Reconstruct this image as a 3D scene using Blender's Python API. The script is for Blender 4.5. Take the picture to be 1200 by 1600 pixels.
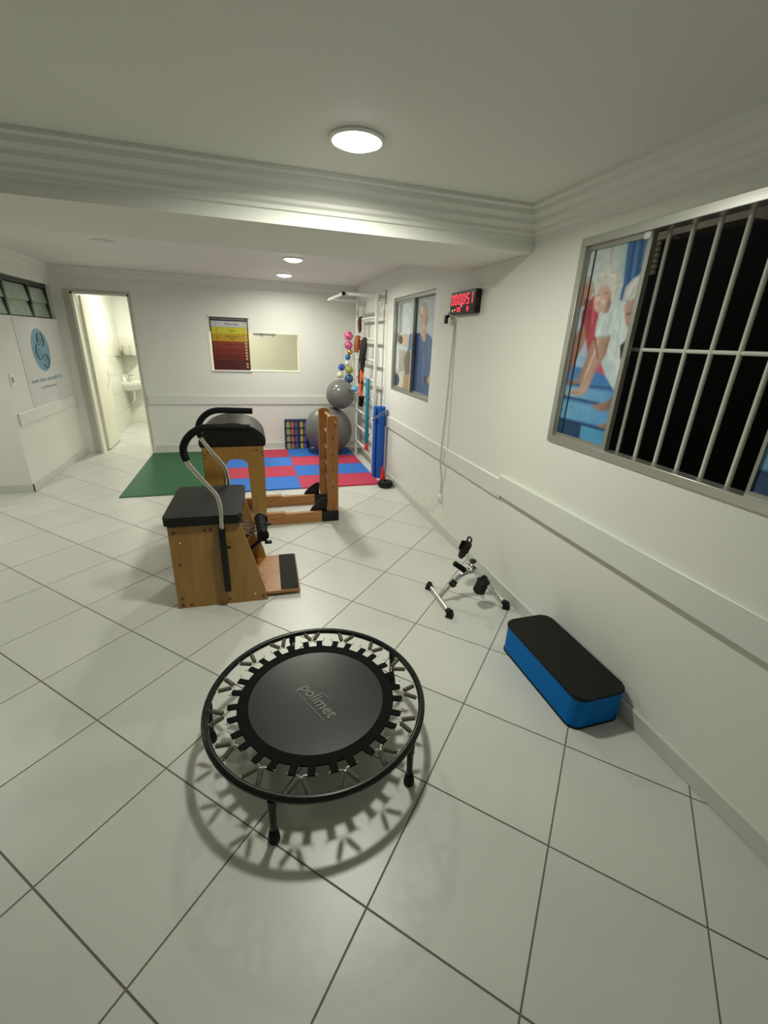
import bpy, bmesh, math, random
import numpy as np
from mathutils import Vector, Matrix

# ------------------------------------------------------------------ clear
for o in list(bpy.data.objects): bpy.data.objects.remove(o, do_unlink=True)
S = bpy.context.scene
C = S.collection
random.seed(4)
R = math.radians

# ------------------------------------------------------------------ camera
CAM = Vector((1.685, -1.994, 1.566))
cam_data = bpy.data.cameras.new('camera')
cam = bpy.data.objects.new('camera', cam_data); C.objects.link(cam)
cam_data.sensor_fit = 'HORIZONTAL'; cam_data.sensor_width = 36.0
cam_data.lens = 672.0/1200.0*36.0
cam_data.clip_start = 0.02; cam_data.clip_end = 100
pitch, yaw, roll = R(21.6), R(17.55), R(2.34)
fwd0 = Vector((math.sin(yaw), math.cos(yaw), 0)); right0 = Vector((math.cos(yaw), -math.sin(yaw), 0)); up0 = Vector((0, 0, 1))
fwd = fwd0*math.cos(pitch) - up0*math.sin(pitch); up1 = up0*math.cos(pitch) + fwd0*math.sin(pitch)
right = right0*math.cos(roll) + up1*math.sin(roll); up = -right0*math.sin(roll) + up1*math.cos(roll)
m = Matrix((right, up, -fwd)).transposed().to_4x4(); m.translation = CAM
cam.matrix_world = m
S.camera = cam

# ------------------------------------------------------------------ night outside
W = bpy.data.worlds.new('night'); S.world = W; W.use_nodes = True
W.node_tree.nodes['Background'].inputs[0].default_value = (0.10, 0.095, 0.08, 1)
W.node_tree.nodes['Background'].inputs[1].default_value = 2.4

# ------------------------------------------------------------------ exposure and lamp strengths
S.view_settings.view_transform = 'Standard'; S.view_settings.look = 'None'
S.view_settings.exposure = 0.0; S.view_settings.gamma = 1.0; S.view_settings.use_curve_mapping = False
LAMP_COLOR = (0.985, 1.0, 0.86)
LAMP_SPREAD = 169
LAMP_W = 22.0
BATH_W = 27.0
HATCH_W = 22.0

# ------------------------------------------------------------------ materials
def lin(c):
    return tuple(((v/255)/12.92 if v/255 <= 0.04045 else ((v/255+0.055)/1.055)**2.4) for v in c)
MATS = {}
def mat(name, col, rough=0.5, metal=0.0, noise=None, bump=None, emit=None, alpha=None, coat=0.0, vary=0.0, spec=0.5, trans=0.0):
    """noise=(scale, amount) colour mottling, bump=(scale, strength), vary=per-object brightness variation"""
    if name in MATS: return MATS[name]
    M = bpy.data.materials.new(name); M.use_nodes = True; MATS[name] = M
    nt = M.node_tree; b = nt.nodes['Principled BSDF']
    b.inputs['Base Color'].default_value = (*col, 1); b.inputs['Roughness'].default_value = rough
    b.inputs['Metallic'].default_value = metal; b.inputs['Coat Weight'].default_value = coat
    b.inputs['Specular IOR Level'].default_value = spec
    b.inputs['Transmission Weight'].default_value = trans
    if alpha is not None: b.inputs['Alpha'].default_value = alpha
    if emit: b.inputs['Emission Color'].default_value = (*emit[0], 1); b.inputs['Emission Strength'].default_value = emit[1]
    tc = nt.nodes.new('ShaderNodeTexCoord')
    if noise or vary:
        mx = nt.nodes.new('ShaderNodeMix'); mx.data_type = 'RGBA'; mx.blend_type = 'MULTIPLY'
        mx.inputs[0].default_value = 1.0; mx.inputs[6].default_value = (*col, 1)
        src = None
        if noise:
            n = nt.nodes.new('ShaderNodeTexNoise'); n.inputs['Scale'].default_value = noise[0]; n.inputs['Detail'].default_value = 4
            nt.links.new(tc.outputs['Object'], n.inputs['Vector'])
            r = nt.nodes.new('ShaderNodeMapRange'); r.inputs[1].default_value = .3; r.inputs[2].default_value = .7
            r.inputs[3].default_value = 1-noise[1]; r.inputs[4].default_value = 1.0
            nt.links.new(n.outputs['Fac'], r.inputs[0]); src = r.outputs[0]
        if vary:
            oi = nt.nodes.new('ShaderNodeObjectInfo')
            r2 = nt.nodes.new('ShaderNodeMapRange'); r2.inputs[3].default_value = 1-vary; r2.inputs[4].default_value = 1.0
            nt.links.new(oi.outputs['Random'], r2.inputs[0])
            if src:
                mm = nt.nodes.new('ShaderNodeMath'); mm.operation = 'MULTIPLY'
                nt.links.new(src, mm.inputs[0]); nt.links.new(r2.outputs[0], mm.inputs[1]); src = mm.outputs[0]
            else: src = r2.outputs[0]
        nt.links.new(src, mx.inputs[7]); nt.links.new(mx.outputs[2], b.inputs['Base Color'])
    if bump:
        n = nt.nodes.new('ShaderNodeTexNoise'); n.inputs['Scale'].default_value = bump[0]; n.inputs['Detail'].default_value = 3
        nt.links.new(tc.outputs['Object'], n.inputs['Vector'])
        bp = nt.nodes.new('ShaderNodeBump'); bp.inputs['Strength'].default_value = bump[1]; bp.inputs['Distance'].default_value = .002
        nt.links.new(n.outputs['Fac'], bp.inputs['Height']); nt.links.new(bp.outputs[0], b.inputs['Normal'])
    return M

def wood(name, c1, c2, axis_scale, rough=0.38):
    M = bpy.data.materials.new(name); M.use_nodes = True; MATS[name] = M
    nt = M.node_tree; b = nt.nodes['Principled BSDF']; b.inputs['Roughness'].default_value = rough
    b.inputs['Coat Weight'].default_value = .12; b.inputs['Coat Roughness'].default_value = .25
    tc = nt.nodes.new('ShaderNodeTexCoord'); mp = nt.nodes.new('ShaderNodeMapping'); mp.inputs['Scale'].default_value = axis_scale
    n = nt.nodes.new('ShaderNodeTexNoise'); n.inputs['Scale'].default_value = 3.0; n.inputs['Detail'].default_value = 6; n.inputs['Distortion'].default_value = .6
    cr = nt.nodes.new('ShaderNodeValToRGB')
    cr.color_ramp.elements[0].position = .3; cr.color_ramp.elements[0].color = (*c1, 1)
    cr.color_ramp.elements[1].position = .72; cr.color_ramp.elements[1].color = (*c2, 1)
    nt.links.new(tc.outputs['Object'], mp.inputs[0]); nt.links.new(mp.outputs[0], n.inputs['Vector'])
    nt.links.new(n.outputs['Fac'], cr.inputs[0]); nt.links.new(cr.outputs[0], b.inputs['Base Color'])
    return M

def print_mat(name, rough=.3):
    M = bpy.data.materials.new(name); M.use_nodes = True; MATS[name] = M
    nt = M.node_tree; a = nt.nodes.new('ShaderNodeVertexColor'); a.layer_name = 'print'
    nt.links.new(a.outputs[0], nt.nodes['Principled BSDF'].inputs['Base Color'])
    nt.nodes['Principled BSDF'].inputs['Roughness'].default_value = rough
    return M

wall_m = mat('white_wall_paint', (.80, .80, .745), .55, bump=(160, .06), noise=(1.3, .03))
ceil_m = mat('white_ceiling_paint', (.78, .78, .73), .7, noise=(1.1, .03))
trim_m = mat('white_gloss_trim', (.74, .745, .70), .35)
base_m = mat('pale_grey_baseboard', (.62, .63, .58), .3, noise=(6, .05))
tile_m = mat('white_ceramic_tile', (.63, .63, .585), .36, noise=(2.2, .07), bump=(90, .08), vary=.05)
grout_m = mat('dark_grout', (.17, .165, .13), .9)
bath_tile_m = mat('cream_wall_tile', (.78, .765, .68), .15, vary=.03)
bath_grout_m = mat('cream_grout', (.62, .60, .48), .8)
alu_m = mat('brushed_aluminium', (.62, .62, .58), .34, .85)
alu_dark_m = mat('weathered_aluminium', (.36, .36, .33), .45, .7)
steel_paint_m = mat('pale_painted_steel', (.60, .60, .54), .45)
black_line_m = mat('black_line', (.012, .012, .012), .5)
glass_m = mat('clear_glass', (.01, .012, .012), .03, alpha=.10)
frost_m = mat('greenish_frosted_glass', (.42, .52, .44), .35, noise=(14, .2))
chrome_m = mat('chrome', (.78, .78, .76), .12, 1.0)
steel_m = mat('satin_steel', (.66, .64, .58), .28, 1.0)
blackrub_m = mat('black_rubber', (.007, .007, .007), .6, spec=.25)
blackpl_m = mat('black_plastic', (.008, .008, .008), .35, spec=.35)
blackpaint_m = mat('black_gloss_paint', (.006, .006, .006), .25, spec=.3)
vinyl_m = mat('black_vinyl', (.006, .006, .0065), .42, bump=(220, .15), spec=.35)
foamgrip_m = mat('black_foam', (.004, .004, .004), .75, spec=.2)
wood_m = wood('honey_wood', (.29, .150, .034), (.38, .21, .055), (9, 9, 1.1))
woodh_m = wood('reddish_wood', (.36, .155, .045), (.47, .215, .07), (1.2, 10, 10))
woodu_m = wood('amber_wood', (.29, .11, .024), (.38, .15, .036), (9, 9, 1.0))
plug_m = mat('dark_screw_cap', (.05, .022, .012), .5)
green_m = mat('green_rubber_mat', (.018, .115, .045), .6, noise=(3, .12))
eva_red_m = mat('crimson_eva_foam', (.50, .035, .085), .7, bump=(300, .2), vary=.04)
eva_blue_m = mat('blue_eva_foam', (.028, .16, .58), .7, bump=(300, .2), vary=.04)
bluefoam_m = mat('bright_blue_foam', (.0, .15, .50), .6, bump=(250, .1), spec=.12)
bluemat_m = mat('royal_blue_foam', (.02, .11, .48), .6, spec=.3)
blacktop_m = mat('charcoal_rubber_top', (.009, .0088, .0075), .65, bump=(300, .25), spec=.2)
grey_ball_m = mat('grey_gym_ball', (.135, .135, .125), .36)
silver_ball_m = mat('silver_gym_ball', (.17, .168, .155), .20)
led_m = mat('lit_diffuser', (1, 1, 1), .5, emit=((1.0, .99, .93), 18.0))
off_m = mat('unlit_diffuser', (.80, .80, .76), .4)
red_led_m = mat('red_led', (.8, .01, .03), .4, emit=((1.0, .02, .05), 2.2))
porcelain_m = mat('white_porcelain', (.86, .85, .78), .12, coat=.3)
door_m = mat('cream_door_paint', (.82, .80, .68), .4)
night_m = mat('night_darkened_concrete', (.004, .004, .0035), .9, noise=(3, .4))  # near-black base colour stands in for the unlit night outside
night2_m = mat('pale_night_concrete', (.62, .58, .48), .9, noise=(5, .25))
print_m = print_mat('printed_photo')

# ------------------------------------------------------------------ mesh helpers
def BM(): return bmesh.new()
def box(bm, x0, x1, y0, y1, z0, z1, bev=0, seg=1):
    r = bmesh.ops.create_cube(bm, size=1)
    vs = r['verts']
    for v in vs:
        v.co = Vector(((x0+x1)/2+v.co.x*(x1-x0), (y0+y1)/2+v.co.y*(y1-y0), (z0+z1)/2+v.co.z*(z1-z0)))
    if bev > 0:
        es = list({e for v in vs for e in v.link_edges})
        bmesh.ops.bevel(bm, geom=es, offset=bev, segments=seg, profile=.5, affect='EDGES')
    return bm
def basis(d):
    d = d.normalized(); a = Vector((0, 0, 1)) if abs(d.z) < .95 else Vector((1, 0, 0))
    u = d.cross(a).normalized(); return u, d.cross(u).normalized()
def ring(bm, c, u, v, r, n): return [bm.verts.new(c+u*(r*math.cos(2*math.pi*i/n))+v*(r*math.sin(2*math.pi*i/n))) for i in range(n)]
def bridge(bm, a, b):
    n = len(a)
    for i in range(n): bm.faces.new((a[i], a[(i+1) % n], b[(i+1) % n], b[i]))
def cyl(bm, p0, p1, r0, r1=None, n=16):
    p0, p1 = Vector(p0), Vector(p1); r1 = r0 if r1 is None else r1
    u, v = basis(p1-p0); a = ring(bm, p0, u, v, r0, n); b = ring(bm, p1, u, v, r1, n)
    bridge(bm, a, b); bm.faces.new(a[::-1]); bm.faces.new(b); return bm
def smooth_path(pts, k=6):
    P = [Vector(p) for p in pts]; P = [P[0]*2-P[1]]+P+[P[-1]*2-P[-2]]; out = []
    for i in range(1, len(P)-2):
        a, b, c, d = P[i-1:i+3]
        for j in range(k):
            t = j/k
            out.append(.5*((2*b)+(c-a)*t+(2*a-5*b+4*c-d)*t*t+(3*b-3*c+d-a)*t**3))
    out.append(P[-2]); return out
def tube(bm, pts, r, n=12, closed=False, k=0):
    P = smooth_path(pts, k) if k else [Vector(p) for p in pts]
    N = len(P); rings = []; u = None
    for i in range(N):
        if closed: d = P[(i+1) % N]-P[i-1]
        else: d = P[min(i+1, N-1)]-P[max(i-1, 0)]
        d.normalize()
        if u is None: u, v = basis(d)
        else:
            u = (u-d*u.dot(d)).normalized()
        v = d.cross(u)
        rr = r[i] if isinstance(r, (list, tuple)) else r
        rings.append(ring(bm, P[i], u, v, rr, n))
    for i in range(N-1): bridge(bm, rings[i], rings[i+1])
    if closed: bridge(bm, rings[-1], rings[0])
    else: bm.faces.new(rings[0][::-1]); bm.faces.new(rings[-1])
    return bm
def lathe(bm, prof, c=(0, 0, 0), n=32):
    c = Vector(c); prev = None
    for r, z in prof:
        cur = [bm.verts.new(c+Vector((0, 0, z)))] if r < 1e-6 else ring(bm, c+Vector((0, 0, z)), Vector((1, 0, 0)), Vector((0, 1, 0)), r, n)
        if prev is not None:
            if len(prev) == 1 and len(cur) == 1: pass
            elif len(prev) == 1:
                for i in range(n): bm.faces.new((prev[0], cur[(i+1) % n], cur[i]))
            elif len(cur) == 1:
                for i in range(n): bm.faces.new((prev[i], prev[(i+1) % n], cur[0]))
            else: bridge(bm, prev, cur)
        prev = cur
    return bm
def prism(bm, poly, axis, d0, d1):
    def P(a, b, d): return {'x': (d, a, b), 'y': (a, d, b), 'z': (a, b, d)}[axis]
    A = [bm.verts.new(P(a, b, d0)) for a, b in poly]; B = [bm.verts.new(P(a, b, d1)) for a, b in poly]
    bridge(bm, A, B); bm.faces.new(A[::-1]); bm.faces.new(B); return bm
def sphere(bm, c, r, n=20, sc=(1, 1, 1)):
    M = Matrix.Translation(c) @ Matrix.Diagonal((*sc, 1))
    bmesh.ops.create_uvsphere(bm, u_segments=n, v_segments=max(6, n*2//3), radius=r, matrix=M); return bm
def rounded(x0, x1, y0, y1, r, k=5):
    o = []
    for cx, cy, a0 in ((x1-r, y0+r, -90), (x1-r, y1-r, 0), (x0+r, y1-r, 90), (x0+r, y0+r, 180)):
        for i in range(k+1):
            a = R(a0+90*i/k); o.append((cx+r*math.cos(a), cy+r*math.sin(a)))
    return o
def holed(bm, axis, a0, a1, b0, b1, d0, d1, holes):
    """a wall slab with rectangular openings; axis = normal axis; (a,b) in-plane; holes=(a0,a1,b0,b1)"""
    As = sorted({a0, a1, *[h[0] for h in holes], *[h[1] for h in holes]}); Bs = sorted({b0, b1, *[h[2] for h in holes], *[h[3] for h in holes]})
    def P(a, b, d): return {'x': (d, a, b), 'y': (a, d, b), 'z': (a, b, d)}[axis]
    V = {}
    def v(a, b, d):
        k = (a, b, d)
        if k not in V: V[k] = bm.verts.new(P(a, b, d))
        return V[k]
    solid = {}
    for i in range(len(As)-1):
        for j in range(len(Bs)-1):
            ma, mb = (As[i]+As[i+1])/2, (Bs[j]+Bs[j+1])/2
            solid[i, j] = not any(h[0] < ma < h[1] and h[2] < mb < h[3] for h in holes)
    for (i, j), s in solid.items():
        if not s: continue
        A0, A1, B0, B1 = As[i], As[i+1], Bs[j], Bs[j+1]
        for d in (d0, d1): bm.faces.new((v(A0, B0, d), v(A1, B0, d), v(A1, B1, d), v(A0, B1, d)))
        for (di, dj, p, q) in ((-1, 0, (A0, B0), (A0, B1)), (1, 0, (A1, B0), (A1, B1)), (0, -1, (A0, B0), (A1, B0)), (0, 1, (A0, B1), (A1, B1))):
            if not solid.get((i+di, j+dj), False):
                bm.faces.new((v(*p, d0), v(*q, d0), v(*q, d1), v(*p, d1)))
    return bm

def obj(name, bm, material, parent=None, smooth=True, label=None, off=None):
    """one mesh object; off = world point to subtract so that world coordinates land in the parent's space"""
    bmesh.ops.recalc_face_normals(bm, faces=bm.faces[:])
    if off is not None: bmesh.ops.translate(bm, verts=bm.verts[:], vec=-Vector(off))
    me = bpy.data.meshes.new(name); bm.to_mesh(me); bm.free()
    if smooth:
        me.polygons.foreach_set('use_smooth', [True]*len(me.polygons)); me.set_sharp_from_angle(angle=R(38))
    for mm in (material if isinstance(material, (list, tuple)) else [material]): me.materials.append(mm)
    o = bpy.data.objects.new(name, me); C.objects.link(o)
    if parent is not None: o.parent = parent
    if label: o['label'] = label
    return o
def tag(o, label, cat, group=None, kind=None):
    o['label'] = label; o['category'] = cat
    if group: o['group'] = group
    if kind: o['kind'] = kind
    return o
def thing(name, label, cat, loc=(0, 0, 0), rotz=0, group=None, kind=None):
    o = bpy.data.objects.new(name, None); C.objects.link(o); o.empty_display_size = .05
    o.location = loc; o.rotation_euler = (0, 0, rotz)
    return tag(o, label, cat, group, kind)
def struct(name, bm, material, label, cat='structure', smooth=False):
    return tag(obj(name, bm, material, smooth=smooth), label, cat, kind='structure')
def dup(o, parent, loc):
    c = o.copy(); C.objects.link(c); c.parent = parent; c.location = loc; return c
def text_mesh(name, s, size, material, parent, M, extrude=.0004, align='LEFT', shear=0, offset=0):
    cu = bpy.data.curves.new(name, 'FONT'); cu.body = s; cu.size = size; cu.extrude = extrude; cu.align_x = align; cu.align_y = 'CENTER'
    cu.shear = shear; cu.offset = offset; cu.resolution_u = 3
    t = bpy.data.objects.new(name, cu); C.objects.link(t)
    dg = bpy.context.evaluated_depsgraph_get(); me = bpy.data.meshes.new_from_object(t.evaluated_get(dg))
    bpy.data.objects.remove(t, do_unlink=True)
    me.transform(M); me.materials.clear(); me.materials.append(material); me.name = name
    o = bpy.data.objects.new(name, me); C.objects.link(o); o.parent = parent; return o

# ------------------------------------------------------------------ room dimensions (metres)
XR, YB, YF, XL = 3.235, 4.65, -3.2, -2.2      # right wall, back wall, wall behind, left wall
XA, YA = -0.49, 3.02                          # alcove: left side and the wall beside it
ZF, ZR = 2.245, 2.26                          # ceiling of the front and of the rear bay
BX0, BX1, BY0, BY1 = -0.41, 0.86, 4.78, 7.0   # bathroom
HX0, HX1, HY1 = 0.98, 3.1, 6.3                # room behind the serving hatch
W1 = (-1.44, -0.02, 1.10, 2.045)              # barred window in the right wall (y0,y1,z0,z1)
W2 = (1.72, 2.85, 1.06, 1.995)                # window with the man
W3 = (3.05, 4.64, 1.665, 2.04)                # louvred window in the alcove
H4 = (1.205, 2.425, 1.10, 1.625)              # hatch in the back wall (x0,x1,z0,z1)
D1 = (-0.30, 0.335, 0.0, 1.985)               # door opening in the back wall
# ================================================================== THE SETTING
# ---- floor: grout bed and ceramic tiles laid diagonally
rects = [(XL, XR, YF, YA), (XA, XR, YA, YB), (D1[0], D1[1], YB, BY0), (BX0, BX1, BY0, BY1)]
bm = BM()
for x0, x1, y0, y1 in rects: box(bm, x0, x1, y0, y1, -.10, -.0025)
floor = struct('floor', bm, grout_m, 'floor of pale square ceramic tiles laid diagonally with dark joints', 'floor')
def clip(poly, x0, x1, y0, y1):
    for ax, lim, sg in ((0, x0, 1), (0, x1, -1), (1, y0, 1), (1, y1, -1)):
        out = []
        for i in range(len(poly)):
            a, b = poly[i-1], poly[i]; da, db = sg*(a[ax]-lim), sg*(b[ax]-lim)
            if (da >= 0) != (db >= 0):
                t = da/(da-db); out.append((a[0]+(b[0]-a[0])*t, a[1]+(b[1]-a[1])*t))
            if db >= 0: out.append(b)
        poly = out
        if len(poly) < 3: return []
    return poly
def area(p): return abs(sum(p[i-1][0]*p[i][1]-p[i][0]*p[i-1][1] for i in range(len(p))))/2
TS = .45; q = TS/math.sqrt(2); gap = .0026
h = (TS/2-gap)*math.sqrt(2)
bm = BM(); prism(bm, [(h, 0), (0, h), (-h, 0), (0, -h)], 'z', -.012, 0)
bmesh.ops.bevel(bm, geom=[e for e in bm.edges if all(abs(v.co.z) < 1e-5 for v in e.verts)], offset=.0009, segments=1, affect='EDGES')
proto = obj('tile', bm, tile_m, floor, smooth=False); full_me = proto.data; C.objects.unlink(proto); bpy.data.objects.remove(proto)
far = {}
for a in range(-16, 16):
    for b in range(-16, 22):
        cx, cy = (a+b+1)*q, (b-a)*q
        if not (XL-.4 < cx < XR+.4 and YF-.4 < cy < BY1+.4): continue
        dia = [(cx+h, cy), (cx, cy+h), (cx-h, cy), (cx, cy-h)]
        parts = [c for c in (clip(dia, *r) for r in rects) if c and area(c) > 1e-4]
        if not parts: continue
        if len(parts) == 1 and area(parts[0]) > area(dia)-1e-5:
            o = bpy.data.objects.new('tile', full_me); C.objects.link(o)
        else:
            bm = BM()
            for c in parts: prism(bm, [(x-cx, y-cy) for x, y in c], 'z', -.012, 0)
            o = obj('tile', bm, tile_m, smooth=False)
        o.parent = floor; o.location = (cx, cy, 0)

# ---- walls
T = .14
bm = BM(); holed(bm, 'x', YF, YB+T, -.1, 2.55, XR, XR+T, [W1, W2]); struct('wall_right', bm, wall_m, 'long white wall with the barred window and the clock', 'wall')
bm = BM(); holed(bm, 'y', XA-T, XR, -.1, 2.55, YB, YB+.13, [(H4[0], H4[1], H4[2], H4[3]), (D1[0], D1[1], -.1, D1[3])])
struct('wall_back', bm, wall_m, 'white back wall with the bathroom doorway and serving hatch', 'wall')
bm = BM(); holed(bm, 'x', YA, YB, -.1, 2.55, XA-T, XA, [W3]); struct('wall_alcove', bm, wall_m, 'short white side wall carrying the logo board', 'wall')
bm = BM(); box(bm, XL, XA-T, YA, YA+T, -.1, 2.55); struct('wall_left_return', bm, wall_m, 'white wall at the left edge facing the room', 'wall')
bm = BM(); box(bm, XL-T, XL, YF, YA+T, -.1, 2.55); struct('wall_left', bm, wall_m, 'white left wall beside the camera', 'wall')
bm = BM(); box(bm, XL-T, XR+T, YF-T, YF, -.1, 2.55); struct('wall_front', bm, wall_m, 'white wall behind the camera', 'wall')
# ---- ceilings and beam
bm = BM(); box(bm, XL, XR, YF, .40, ZF, ZF+.2); struct('ceiling', bm, ceil_m, 'white flat ceiling of the front half of the room', 'ceiling')
bm = BM(); box(bm, XL, XR, 1.08, YB, ZR, ZR+.2); struct('ceiling_rear', bm, ceil_m, 'white flat ceiling over the exercise mats', 'ceiling')
bm = BM(); box(bm, XL, XR, .385, 1.10, 2.05, 2.5); beam = struct('ceiling_beam', bm, ceil_m, 'broad white beam crossing the ceiling', 'beam')
bm = BM()
A = [bm.verts.new(p) for p in ((XR, .39, 2.049), (XR, 1.10, 2.049), (XR-.03, 1.10, 2.049), (XR, .72, 1.905), (XR, 1.0, 1.95))]
for f in ((0, 3, 2), (3, 4, 2), (0, 2, 1), (4, 1, 2), (0, 1, 4, 3)): bm.faces.new([A[i] for i in f])
obj('haunch', bm, ceil_m, beam, smooth=False)
def cornice(name, path, z, prof, label):
    """stepped plaster moulding: prof = (out from wall, below ceiling); path = start, end, outward normal (2d)"""
    (x0, y0), (x1, y1), (nx, ny) = path
    bm = BM(); A = [bm.verts.new((x0+nx*o, y0+ny*o, z-d)) for o, d in prof]; B = [bm.verts.new((x1+nx*o, y1+ny*o, z-d)) for o, d in prof]
    bridge(bm, A, B); bm.faces.new(A); bm.faces.new(B[::-1])
    struct(name, bm, ceil_m, label, 'moulding')
PR = [(0, 0), (.105, 0), (.105, .016), (.082, .022), (.078, .042), (.055, .060), (.052, .078), (.030, .098), (.028, .112), (.014, .122), (.012, .138), (0, .142)]
cornice('trim_1', ((XL, .385), (XR, .385), (0, -1)), ZF, PR, 'stepped plaster moulding along the front of the ceiling beam')
cornice('trim_2', ((XR, YF), (XR, .385), (-1, 0)), ZF, PR, 'stepped plaster moulding above the barred window')
PB = [(0, 0), (.07, 0), (.07, .014), (.05, .03), (.045, .06), (.02, .085), (.016, .115), (0, .12)]
cornice('trim_3', ((XA, YB), (XR, YB), (0, -1)), ZR, PB, 'plaster moulding along the top of the back wall')
cornice('trim_4', ((XA, YA), (XA, YB), (1, 0)), ZR, PB, 'plaster moulding above the louvred window')
# ---- bumper rails
def rail(name, x0, x1, y0, y1, z0, z1, label):
    bm = BM(); box(bm, x0, x1, y0, y1, z0, z1, .004); struct(name, bm, trim_m, label, 'wall rail')
rail('trim_5', XR-.018, XR, .345, 2.96, .628, .757, 'white bumper rail on the right wall behind the pedal exerciser')
rail('trim_6', XR-.030, XR, YF, .36, .655, .792, 'white bumper rail on the right wall below the barred window')
rail('trim_7', .37, XR-.02, YB-.018, YB, .648, .770, 'white bumper rail along the back wall below the hatch')
rail('trim_8', XA, XA+.018, YA+.06, YB-.01, .655, .775, 'white bumper rail below the logo board')
# ---- baseboards
def bb(name, x0, x1, y0, y1, label):
    bm = BM(); box(bm, x0, x1, y0, y1, 0, .082, .002); struct(name, bm, base_m, label, 'baseboard')
bb('baseboard_right', XR-.010, XR, .32, YB, 'pale baseboard of the right wall beyond the pedal exerciser')
bb('baseboard_right_near', XR-.018, XR, YF, .325, 'pale baseboard of the right wall behind the blue step')
bb('baseboard_back', D1[1]+.05, XR-.01, YB-.012, YB, 'pale baseboard along the back wall behind the mats')
bb('baseboard_alcove', XA, XA+.012, YA-.012, YB, 'pale baseboard under the logo board')
bb('baseboard_left_return', XL, XA+.012, YA-.012, YA, 'pale baseboard at the left edge')
bb('baseboard_left', XL, XL+.012, YF, YA-.012, 'pale baseboard of the left wall')
bb('baseboard_front', XL+.012, XR-.02, YF, YF+.012, 'pale baseboard behind the camera')

# ---- bathroom beyond the doorway
def tiled(name, axis, a0, a1, d, sgn, label, cat='wall'):
    """wall slab with cream tiles up to 1.47 m; axis normal; sgn points into the room"""
    bm = BM()
    lo, hi = (d, d-sgn*T) if sgn < 0 else (d-T, d)
    if axis == 'x': box(bm, min(lo, hi), max(lo, hi), a0, a1, -.1, 2.5)
    else: box(bm, a0, a1, min(lo, hi), max(lo, hi), -.1, 2.5)
    w = struct(name, bm, wall_m, label, cat)
    n = max(1, round((a1-a0)/.33)); s = (a1-a0)/n; zs = 1.47/5
    tb = BM()
    if axis == 'x': box(tb, -.004, .004, -s/2+.0015, s/2-.0015, -zs/2+.0015, zs/2-.0015)
    else: box(tb, -s/2+.0015, s/2-.0015, -.004, .004, -zs/2+.0015, zs/2-.0015)
    p = obj('wall_tile', tb, bath_tile_m, w, smooth=False); first = True
    for i in range(n):
        for j in range(5):
            a = a0+s*(i+.5); z = zs*(j+.5)
            loc = (d+sgn*.004, a, z) if axis == 'x' else (a, d+sgn*.004, z)
            if first: p.location = loc; first = False
            else: dup(p, w, loc)
    return w
tiled('wall_bathroom_left', 'x', BY0, BY1, BX0, 1, 'bathroom side wall with cream tiles behind the open door')
tiled('wall_bathroom_back', 'y', BX0, BX1, BY1, -1, 'far bathroom wall with cream tiles behind the corner sink')
bm = BM(); box(bm, BX1, BX1+.12, BY0, BY1, -.1, 2.5); struct('wall_bathroom_right', bm, wall_m, 'white bathroom wall on the right side', 'wall')
bm = BM(); box(bm, BX0-T, BX1+.12, BY0, BY1+T, 2.32, 2.5); struct('ceiling_bathroom', bm, ceil_m, 'white bathroom ceiling', 'ceiling')
# ---- small room behind the hatch
bm = BM(); holed(bm, 'z', HX0, HX1, BY0, HY1, -.1, 0, []); struct('floor_hatch_room', bm, tile_m, 'pale floor of the small room behind the hatch', 'floor')
beige_m = mat('beige_wall_paint', (.60, .58, .46), .7)
bm = BM(); box(bm, HX0, HX1+.1, HY1, HY1+.1, -.1, 2.5); struct('wall_hatch_back', bm, beige_m, 'beige wall seen through the hatch', 'wall')
bm = BM(); box(bm, HX1, HX1+.1, BY0, HY1, -.1, 2.5); struct('wall_hatch_right', bm, beige_m, 'beige side wall of the room behind the hatch', 'wall')
bm = BM(); box(bm, HX0, HX1+.1, BY0, HY1+.1, 2.32, 2.5); struct('ceiling_hatch_room', bm, ceil_m, 'white ceiling of the room behind the hatch', 'ceiling')

# ---- door_1: frame, leaf standing open into the bathroom
d1 = thing('door_1', 'cream bathroom door standing open against the tiled wall', 'door', (D1[0], YB, 0), kind='structure')
OF = (D1[0], YB, 0)
bm = BM(); box(bm, D1[0], D1[0]+.028, YB-.012, YB+.142, 0, D1[3]); obj('jamb', bm, door_m, d1, off=OF)
bm = BM(); box(bm, D1[1]-.02, D1[1], YB-.012, YB+.142, 0, D1[3]); obj('jamb', bm, door_m, d1, off=OF)
bm = BM(); box(bm, D1[0], D1[1], YB-.012, YB+.142, D1[3]-.02, D1[3]); obj('lintel', bm, door_m, d1, off=OF)
trimd_m = mat('grey_door_architrave', (.50, .50, .44), .5)
for x0, x1 in ((D1[0]-.062, D1[0]), (D1[1], D1[1]+.012)):
    bm = BM(); box(bm, x0, x1, YB-.018, YB, 0, D1[3]+.022); obj('architrave', bm, trimd_m, d1, off=OF)
bm = BM(); box(bm, D1[0], D1[1], YB-.018, YB, D1[3], D1[3]+.022); obj('architrave', bm, trimd_m, d1, off=OF)
leaf = bpy.data.objects.new('door_leaf', None)
bm = BM(); box(bm, 0, .032, 0, .66, .012, 1.96, .003)
leaf = obj('door_leaf', bm, door_m, d1); leaf.location = (.03, .15, 0); leaf.rotation_euler = (0, 0, R(1.5))
bm = BM(); box(bm, .032, .036, .59, .62, .87, 1.03, .001); cyl(bm, (.034, .605, .975), (.075, .605, .975), .008)
tube(bm, [(.07, .61, .975), (.074, .58, .975), (.072, .50, .975)], .007); obj('handle', bm, chrome_m, leaf)

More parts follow.
